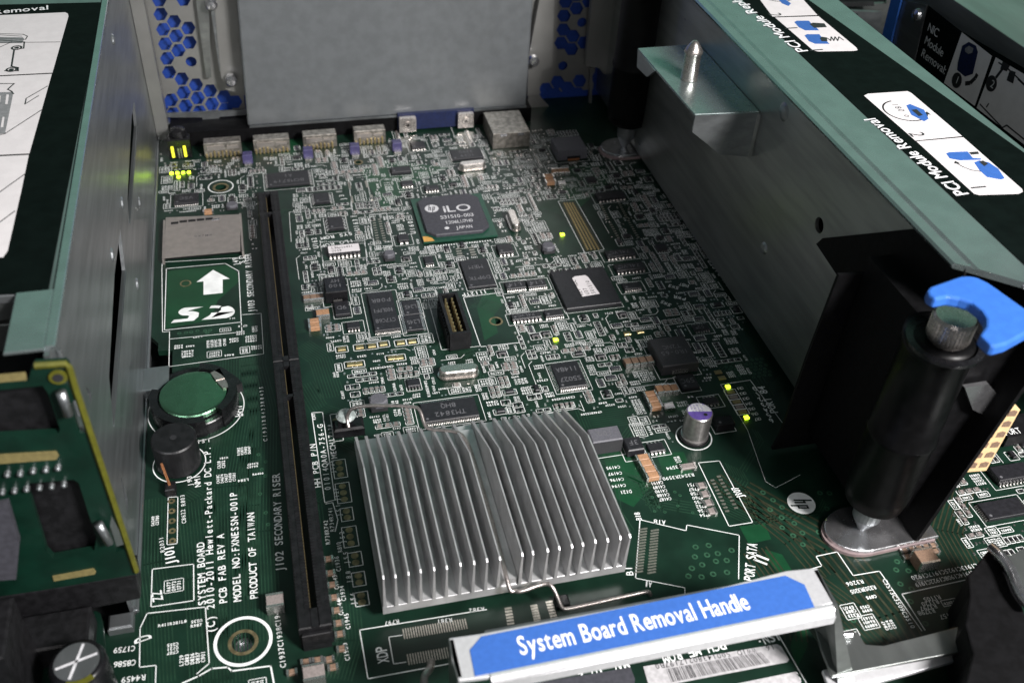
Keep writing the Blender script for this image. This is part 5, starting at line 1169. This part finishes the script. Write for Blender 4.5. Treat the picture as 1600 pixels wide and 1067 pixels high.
def arrowhead(mb, x, y, ang, s_, z): 
    d = Vector((math.cos(ang), math.sin(ang))); n = Vector((-d.y, d.x)); p = Vector((x, y)); mb.quad([(*(p + d * s_), z), (*(p + n * s_ * .6), z), (*(p - n * s_ * .6), z)])
q = arc(ik, 1414, 173, .62, .05, 100, 330); arrowhead(ik, *q[-1], math.radians(60), .18, zt2); q = arc(ik, 1212, -8, .62, .05, 120, 330)
c = P(1408, 172, zt2); ik.glyphs('180 o', (c.x - .1, c.y + .4, c.z), (0, -1, 0), (1, 0, 0), .2, .17, hi=True)
q = [P(*p, zt2) for p in ((1532, 268), (1518, 266), (1505, 261), (1496, 256))]; ik.line([(p.x, p.y) for p in q], .04, zt2); arrowhead(ik, q[-1].x, q[-1].y, math.radians(80), .16, zt2)
bl = MB()
def bpoly(px, mb=bl, dz=.0): mb.slab([P(*p, zt + .005 + dz) for p in px], (0, 0, .002))
bpoly([(1416, 165), (1422, 163), (1444, 172), (1451, 186), (1444, 190), (1424, 180)]); bpoly([(1478, 240), (1484, 238), (1512, 237), (1520, 247), (1534, 248), (1532, 250), (1500, 251), (1484, 248)])
bpoly([(1522, 254), (1530, 251), (1545, 254), (1560, 264), (1570, 279), (1564, 281), (1542, 277), (1530, 266)])
bpoly([(1241, 35), (1245, 33), (1264, 33), (1270, 40), (1277, 45), (1280, 48), (1258, 48), (1248, 43)]); bpoly([(1257, 56), (1261, 54), (1280, 54), (1286, 61), (1293, 66), (1296, 69), (1274, 69), (1264, 65)])
bpoly([(1212, -5), (1220, -6), (1236, 6), (1232, 10), (1222, 6)])
parts(bl, 'blue_pictogram', 'label_blue', rc, 'small blue lever pictograms')
for q in ([(1265, 38), (1270, 36), (1288, 37), (1292, 43), (1272, 44)], [(1281, 60), (1284, 58), (1292, 59), (1293, 65), (1284, 65)], [(1514, 238), (1528, 237), (1530, 241), (1518, 242)], [(1530, 253), (1536, 251), (1544, 256), (1538, 260)], [(1424, 172), (1432, 171), (1442, 180), (1436, 182)]): ik.slab([P(*p, zt + .009) for p in q], (0, 0, .002))
zg = [P(*p, zt2 + .004) for p in ((1293, 60), (1298, 64), (1299, 58), (1303, 64), (1305, 58), (1309, 64), (1311, 58), (1318, 63))]; ik.line([(p.x, p.y) for p in zg], .035, zt2 + .004)
part(ik, 'pictogram_lines', 'label_ink', rc)
# guide bracket with its pin
zb = 6.95
gb = MB().slab([(12.97, 31.35, zb), (15.29, 31.4, zb), (15.29, 26.2, zb), (13.12, 26.35, zb)], (0, 0, -.1))
br_ = part(gb, 'guide_bracket', 'flange_steel', rc, 'small steel shelf bracket with bent ends', bevel=.02)
child_mesh(MB().slab([(13.12, 26.28, zb - .02), (15.2, 26.14, zb - .02), (15.2, 26.14, 5.35), (14.2, 26.2, 5.5), (13.12, 26.28, 6.35)], (0, .09, 0)).build('bracket_flange', 'galvanised', None, 'front flange tapering down to the wall'), br_)
child_mesh(MB().slab([(12.97, 31.35, zb - .04), (12.97, 29.6, zb - .04), (12.97, 30.2, 6.4), (12.97, 31.2, 6.3)], (.08, 0, 0)).build('bracket_tab', 'galvanised'), br_)
gp_ = Vector((13.87, 28.75, zb)); child_mesh(MB().lathe(gp_, [(.29, 0), (.28, .05), (.27, .88), (.31, .94), (.31, 1.0), (.24, 1.12), (.16, 1.24), (.10, 1.31), (.04, 1.35)], 32).build('guide_pin', 'nickel', None, 'blunt steel guide pin', smooth=True), br_)
# front black sheet of the cage
YS = 18.05
part(MB().slab([PX(1278, 381, XR - .02), PX(1288, 372, XR - .02), PX(1433, 357, XR - .02), PX(1512, 419, XR - .02), PX(1500, 470, XR - .02), PX(1312, 432, XR - .02)], (-.06, 0, 0)), 'black_flange', 'black_matte', rc, 'black flange lapping the cage wall')
part(MB().slab([PY(1311, 430, YS), PY(1261, 560, YS), (13.62, YS, .9), (13.5, YS, .15), (18.0, YS, .15), (18.0, YS, 6.9), PY(1512, 419, YS)], (0, .1, 0)), 'black_sheet', 'black_matte', rc, 'black plastic end sheet of the cage')
part(MB().slab([(17.2, 18.0, 7.8), (17.2, 14.0, 7.8), (15.85, 14.0, .25), (15.85, 18.0, .25)], (.12, 0, -.02)), 'side_sheet', 'black_matte', rc, 'black side sheet right of the latch post')
part(MB().tube([P(1512, 418, 8.4), P(1550, 425, 8.4), P(1580, 436, 8.4), P(1605, 448, 8.4)], .09, 10, 1), 'cage_hem', 'bright_steel', rc, smooth=True)
part(MB().slab([(14.5, 14.75, .75), (15.88, 14.75, .75), (17.08, 14.75, 7.1), (14.55, 14.75, 7.1)], (0, 3.25, 0)), 'post_bracket', 'black_matte', rc, 'black bracket block merging with the front latch post')
# cream power plug beside it
cp = empty('cream_plug', (17.4, 15.2, 1.5), 'cream plastic connector with a grid of square sockets behind the black post', 'connector')
A = P(1592, 640, 1.5); 
o0 = PY(1523, 745, 14.55); o1 = PY(1586, 632, 14.55)
front = [PY(1505, 738, 14.6), PY(1541, 735, 14.6), PY(1594, 640, 14.6), PY(1560, 640, 14.6)]
part(MB().slab(front, (0, .8, 0)), 'plug_body', 'cream_plastic', cp)
sk = MB(); T0, T1, T2, T3 = front[3], front[2], front[0], front[1]
for i in range(6):
    for j in range(2):
        t0, t1 = (i + .14) / 6, (i + .60) / 6; s0, s1 = (j + .12) / 2, (j + .85) / 2
        def bl_(s__, t): return T0.lerp(T1, s__).lerp(T2.lerp(T3, s__), t) + Vector((0, -.006, 0))
        sk.quad([bl_(s0, t1), bl_(s1, t1), bl_(s1, t0), bl_((s0 + s1) / 2, t0 - .02), bl_(s0, t0)])
part(sk, 'socket_recess', 'ceramic_brown', cp, 'square socket recesses')
part(MB().slab([PY(1508, 596 + 40 - 30, 14.5), PY(1545, 600, 14.5), PY(1572, 632, 14.5), PY(1540, 650, 14.5), PY(1520, 640, 14.5)], (0, .12, 0)), 'plug_latch', 'bright_steel', cp, 'bright metal latch above the sockets')

# latch posts
def latch_post(name, base, ztop, r, lean, lab, blue=True):
    o = empty(name, base, lab, 'latch post', 'black latch posts of the riser cage'); b = Vector(base)
    def at(z): return Vector((b.x + lean[0] * z, b.y + lean[1] * z, z))
    prof = [(r * .6, 1.3), (r * .92, 1.5), (r, 2.0), (r, 3.95), (r * 1.05, 4.0), (r * 1.05, 4.12), (r, 4.18), (r * .98, ztop - 1.4), (r * 1.05, ztop - 1.35), (r * 1.05, ztop - 1.05), (r * .8, ztop - 1.0)]
    m_ = MB(); m_.rings([[at(z) + Vector((math.cos(2 * math.pi * j / 36) * rr, math.sin(2 * math.pi * j / 36) * rr, 0)) for j in range(36)] for rr, z in prof]); child(m_.build('post_housing', 'post_black', smooth=True), o)
    m_ = MB(); m_.rings([[at(z) + Vector((math.cos(2 * math.pi * j / 24) * rr, math.sin(2 * math.pi * j / 24) * rr, 0)) for j in range(24)] for rr, z in [(.06, .12), (.38, .75), (.42, 1.6)]]); child(m_.build('screw_tip', 'galvanised'), o)
    foot = MB(); k = [(b.x + math.cos(math.radians(t)) * 1.0 - .05, b.y + math.sin(math.radians(t)) * .78) for t in range(90, 271, 12)]; k += [(b.x + 2.0, b.y - .70), (b.x + 2.0, b.y + .78)]
    foot.prism(k, .10, .22, .02); child(foot.build('post_foot', 'bright_steel', None, 'rounded bright steel foot'), o)
    child(MB().prism([(x - .08, y - .03) for x, y in k], .002, .10).build('foot_gasket', 'pink_paper', None, 'thin pinkish pad under the foot'), o)
    return o, at
po, at = latch_post('latch_post', (14.62, 14.75, 0), 8.25, .84, (-.005, -.005), 'black front latch post topped by a steel screw beside the blue lever')
top = Vector((14.47, 14.45, 0))
child(MB().lathe((top.x, top.y, 0), [(.36, 6.8), (.36, 7.35)], 32).build('screw_shank', 'nickel'), po)
child(MB().lathe((top.x, top.y, 0), [(.46, 7.35), (.48, 7.4), (.48, 7.92), (.44, 8.0)], 40).build('screw_head', 'nickel', None, 'knurled steel screw head', smooth=False), po)
kn = MB()
for k in range(36): a_ = 2 * math.pi * k / 36; kn.box(top.x + .48 * math.cos(a_) - .012, top.y + .48 * math.sin(a_) - .012, 7.42, top.x + .48 * math.cos(a_) + .012, top.y + .48 * math.sin(a_) + .012, 7.9)
child(kn.build('knurl', 'nickel'), po)
child(MB().lathe((top.x, top.y, 0), [(.86, 7.15), (.88, 7.25), (.72, 7.27), (.70, 7.15)], 40).build('post_collar', 'black_gloss'), po)
zl_ = 8.75
lvp = [(1449, 453), (1454, 447), (1500, 431), (1512, 430), (1526, 432), (1545, 441), (1600, 480), (1625, 500), (1618, 512), (1575, 536), (1556, 541), (1548, 540), (1531, 523), (1541, 508), (1541, 496), (1533, 484), (1518, 472), (1500, 466), (1482, 463), (1462, 467), (1450, 459)]
lv = MB().slab([P(*p, zl_) for p in lvp], (0, 0, -.28)).build('lever', 'touch_blue', None, 'curved blue plastic lever around the screw', bevel=.06); child(lv, po)
pr, at2 = latch_post('latch_post', (14.95, 36.2, 0), 9.2, .92, (-.0, -.02), 'black rear latch post in the dim far right corner', False)

# =====================================================================================================================
#                                        NETWORK MODULE AND OTHER HARDWARE FAR RIGHT
# =====================================================================================================================
XN = 23.0
nm = empty('network_module', (23, 27, 0), 'dim steel module at the far right lettered NIC Module Removal', 'network module')
part(MB().slab([(XN, 14, .2), (XN, 31.5, .2), (XN, 31.5, 9.2), (XN, 14, 9.2)], (.15, 0, 0)), 'module_wall', 'galvanised_dark', nm)
part(MB().box(XN - .05, 14, 9.2, XN + 9, 31.5, 9.32, .02), 'module_top', 'galvanised_dark', nm)
part(MB().slab([PX(*p, XN - .01) for p in ((1452, 10), (1500, 48), (1700, 165), (1700, 320), (1600, 236), (1474, 140), (1427, 106), (1432, 75))], (-.008, 0, 0)), 'black_label', 'label_black', nm)
wl = MB()
for q in ([(1503, 51), (1550, 88), (1523, 166), (1475, 130)], [(1556, 90), (1660, 152), (1660, 290), (1600, 226), (1526, 169)]): wl.slab([PX(*p, XN - .022) for p in q], (-.004, 0, 0))
parts(wl, 'white_panel', 'white_label', nm, 'white instruction panels of the module')
tx = MB()
for i, t in enumerate(('NIC', 'Module', 'Removal:')):
    A = PX(1449 - i * 5, 48 + i * 20, XN - .03); tx.glyphs(t, A, (0, -1, 0), (0, 0, 1), .30, 0, False, mono=False, hi=True)
part(tx, 'module_lettering', 'mark_white', nm)
ikm = MB()
def xpoly(px, x): ikm.quad([PX(*p, x) for p in px])
xpoly([(1518, 75), (1500, 112), (1508, 118), (1526, 82)], XN - .032) if 0 else None
knob = MB().slab([PX(*p, XN - .028) for p in ((1504, 72), (1514, 66), (1525, 72), (1528, 82), (1520, 116), (1508, 120), (1496, 110), (1497, 98))], (-.01, 0, 0)); part(knob, 'blue_pictogram', 'blue_dark', nm, 'blue knob drawing')
kt = MB().slab([PX(*p, XN - .04) for p in ((1508, 76), (1514, 72), (1521, 76), (1519, 83), (1513, 85), (1508, 81))], (-.002, 0, 0)); part(kt, 'pictogram_ring', 'label_grey', nm)
for u, v in ((1495, 126), (1549, 131)):
    c = PX(u, v, XN - .03); ikm.lathe(c, [(.26, 0), (.26, .004)], 20, (-1, 0, 0))
def xline(px, wd, x):
    q = [PX(*p, x) for p in px]
    for a, b in zip(q[:-1], q[1:]):
        d = (b - a).normalized(); n = Vector((0, -d.z, d.y)) * wd / 2; ikm.quad([a - n, b - n, b + n, a + n])
xline([(1508, 131), (1516, 130), (1524, 122), (1527, 116)], .14, XN - .03); xline([(1556, 122), (1568, 106)], .1, XN - .03); xline([(1560, 98), (1575, 108), (1590, 122), (1610, 142)], .05, XN - .03); xline([(1531, 163), (1566, 200), (1573, 196), (1600, 218)], .05, XN - .03); xline([(1541, 168), (1545, 162)], .05, XN - .03); xline([(1590, 124), (1616, 148)], .04, XN - .03)
ikm.slab([PX(*p, XN - .03) for p in ((1567, 96), (1578, 103), (1573, 112), (1563, 108))], (-.004, 0, 0)).slab([PX(*p, XN - .03) for p in ((1578, 110), (1587, 113), (1583, 131), (1573, 126))], (-.004, 0, 0))
part(ikm, 'pictogram_lines', 'label_ink', nm)
c1 = MB(); stx = PX(1492, 129, XN - .04)
c1.glyphs('1', stx + Vector((0, .02, 0)), (0, -1, 0), (0, 0, 1), .26, .2, hi=True).glyphs('2', PX(1546, 135, XN - .04), (0, -1, 0), (0, 0, 1), .26, .2, hi=True); part(c1, 'pictogram_numeral', 'mark_white', nm)
part(MB().slab([PX(*p, XN - .05) for p in ((1408, 0), (1450, 8), (1428, 106), (1470, 130), (1462, 150), (1385, 100))], (-.05, 0, 0)), 'module_bracket', 'galvanised', nm, 'riveted steel bracket at the end of the module')
for u, v in ((1434, 24), (1410, 105)): part(MB().lathe(PX(u, v, XN - .1), [(.24, 0), (.2, .12), (.05, .17)], 20, (-1, 0, 0)), 'rivet', 'bright_steel', nm)
part(MB().slab([PX(*p, XN - .12) for p in ((1396, -5), (1412, -5), (1398, 50), (1388, 98), (1368, 92), (1380, 60))], (-.08, 0, 0)), 'blue_bar', 'touch_blue', nm, 'upright blue bar at the module end')
part(MB().slab([PX(*p, XN - .02) for p in ((1470, 145), (1512, 168), (1506, 178), (1480, 160))], (-.03, 0, 0)), 'blue_tab', 'touch_blue', nm)
fh = empty('rear_hardware', (20, 36, 0), 'dim grey steel brackets beyond the riser cage', 'bracket')
part(MB().slab([PY(*p, 40) for p in ((1262, -20), (1290, -20), (1290, 8), (1385, 6), (1385, -20), (1420, -20), (1380, 130), (1250, 60))], (0, .2, 0)), 'back_sheet', 'galvanised_dark', fh)
part(MB().slab([PY(*p, 39.5) for p in ((1276, 15), (1380, 20), (1368, 76), (1350, 78), (1322, 60), (1290, 50))], (0, .2, 0)), 'bracket_sheet', 'galvanised', fh)
part(MB().slab([PY(*p, 39.3) for p in ((1333, 22), (1341, 22), (1331, 60), (1325, 60))], (0, .05, 0)).slab([PY(*p, 39.3) for p in ((1276, 5), (1366, 3), (1366, 10), (1276, 12))], (0, .05, 0)), 'dark_slot', 'chassis_dark', fh)

# chassis floor under everything
fl_ = MB().box(-30, 0, -1.6, 60, 70, -1.2).build('chassis_floor', 'chassis_dark'); fl_['kind'] = 'structure'
bw = MB().box(-30, 62, -1, 60, 62.3, 14).build('chassis_back_wall', 'chassis_dark'); bw['kind'] = 'structure'
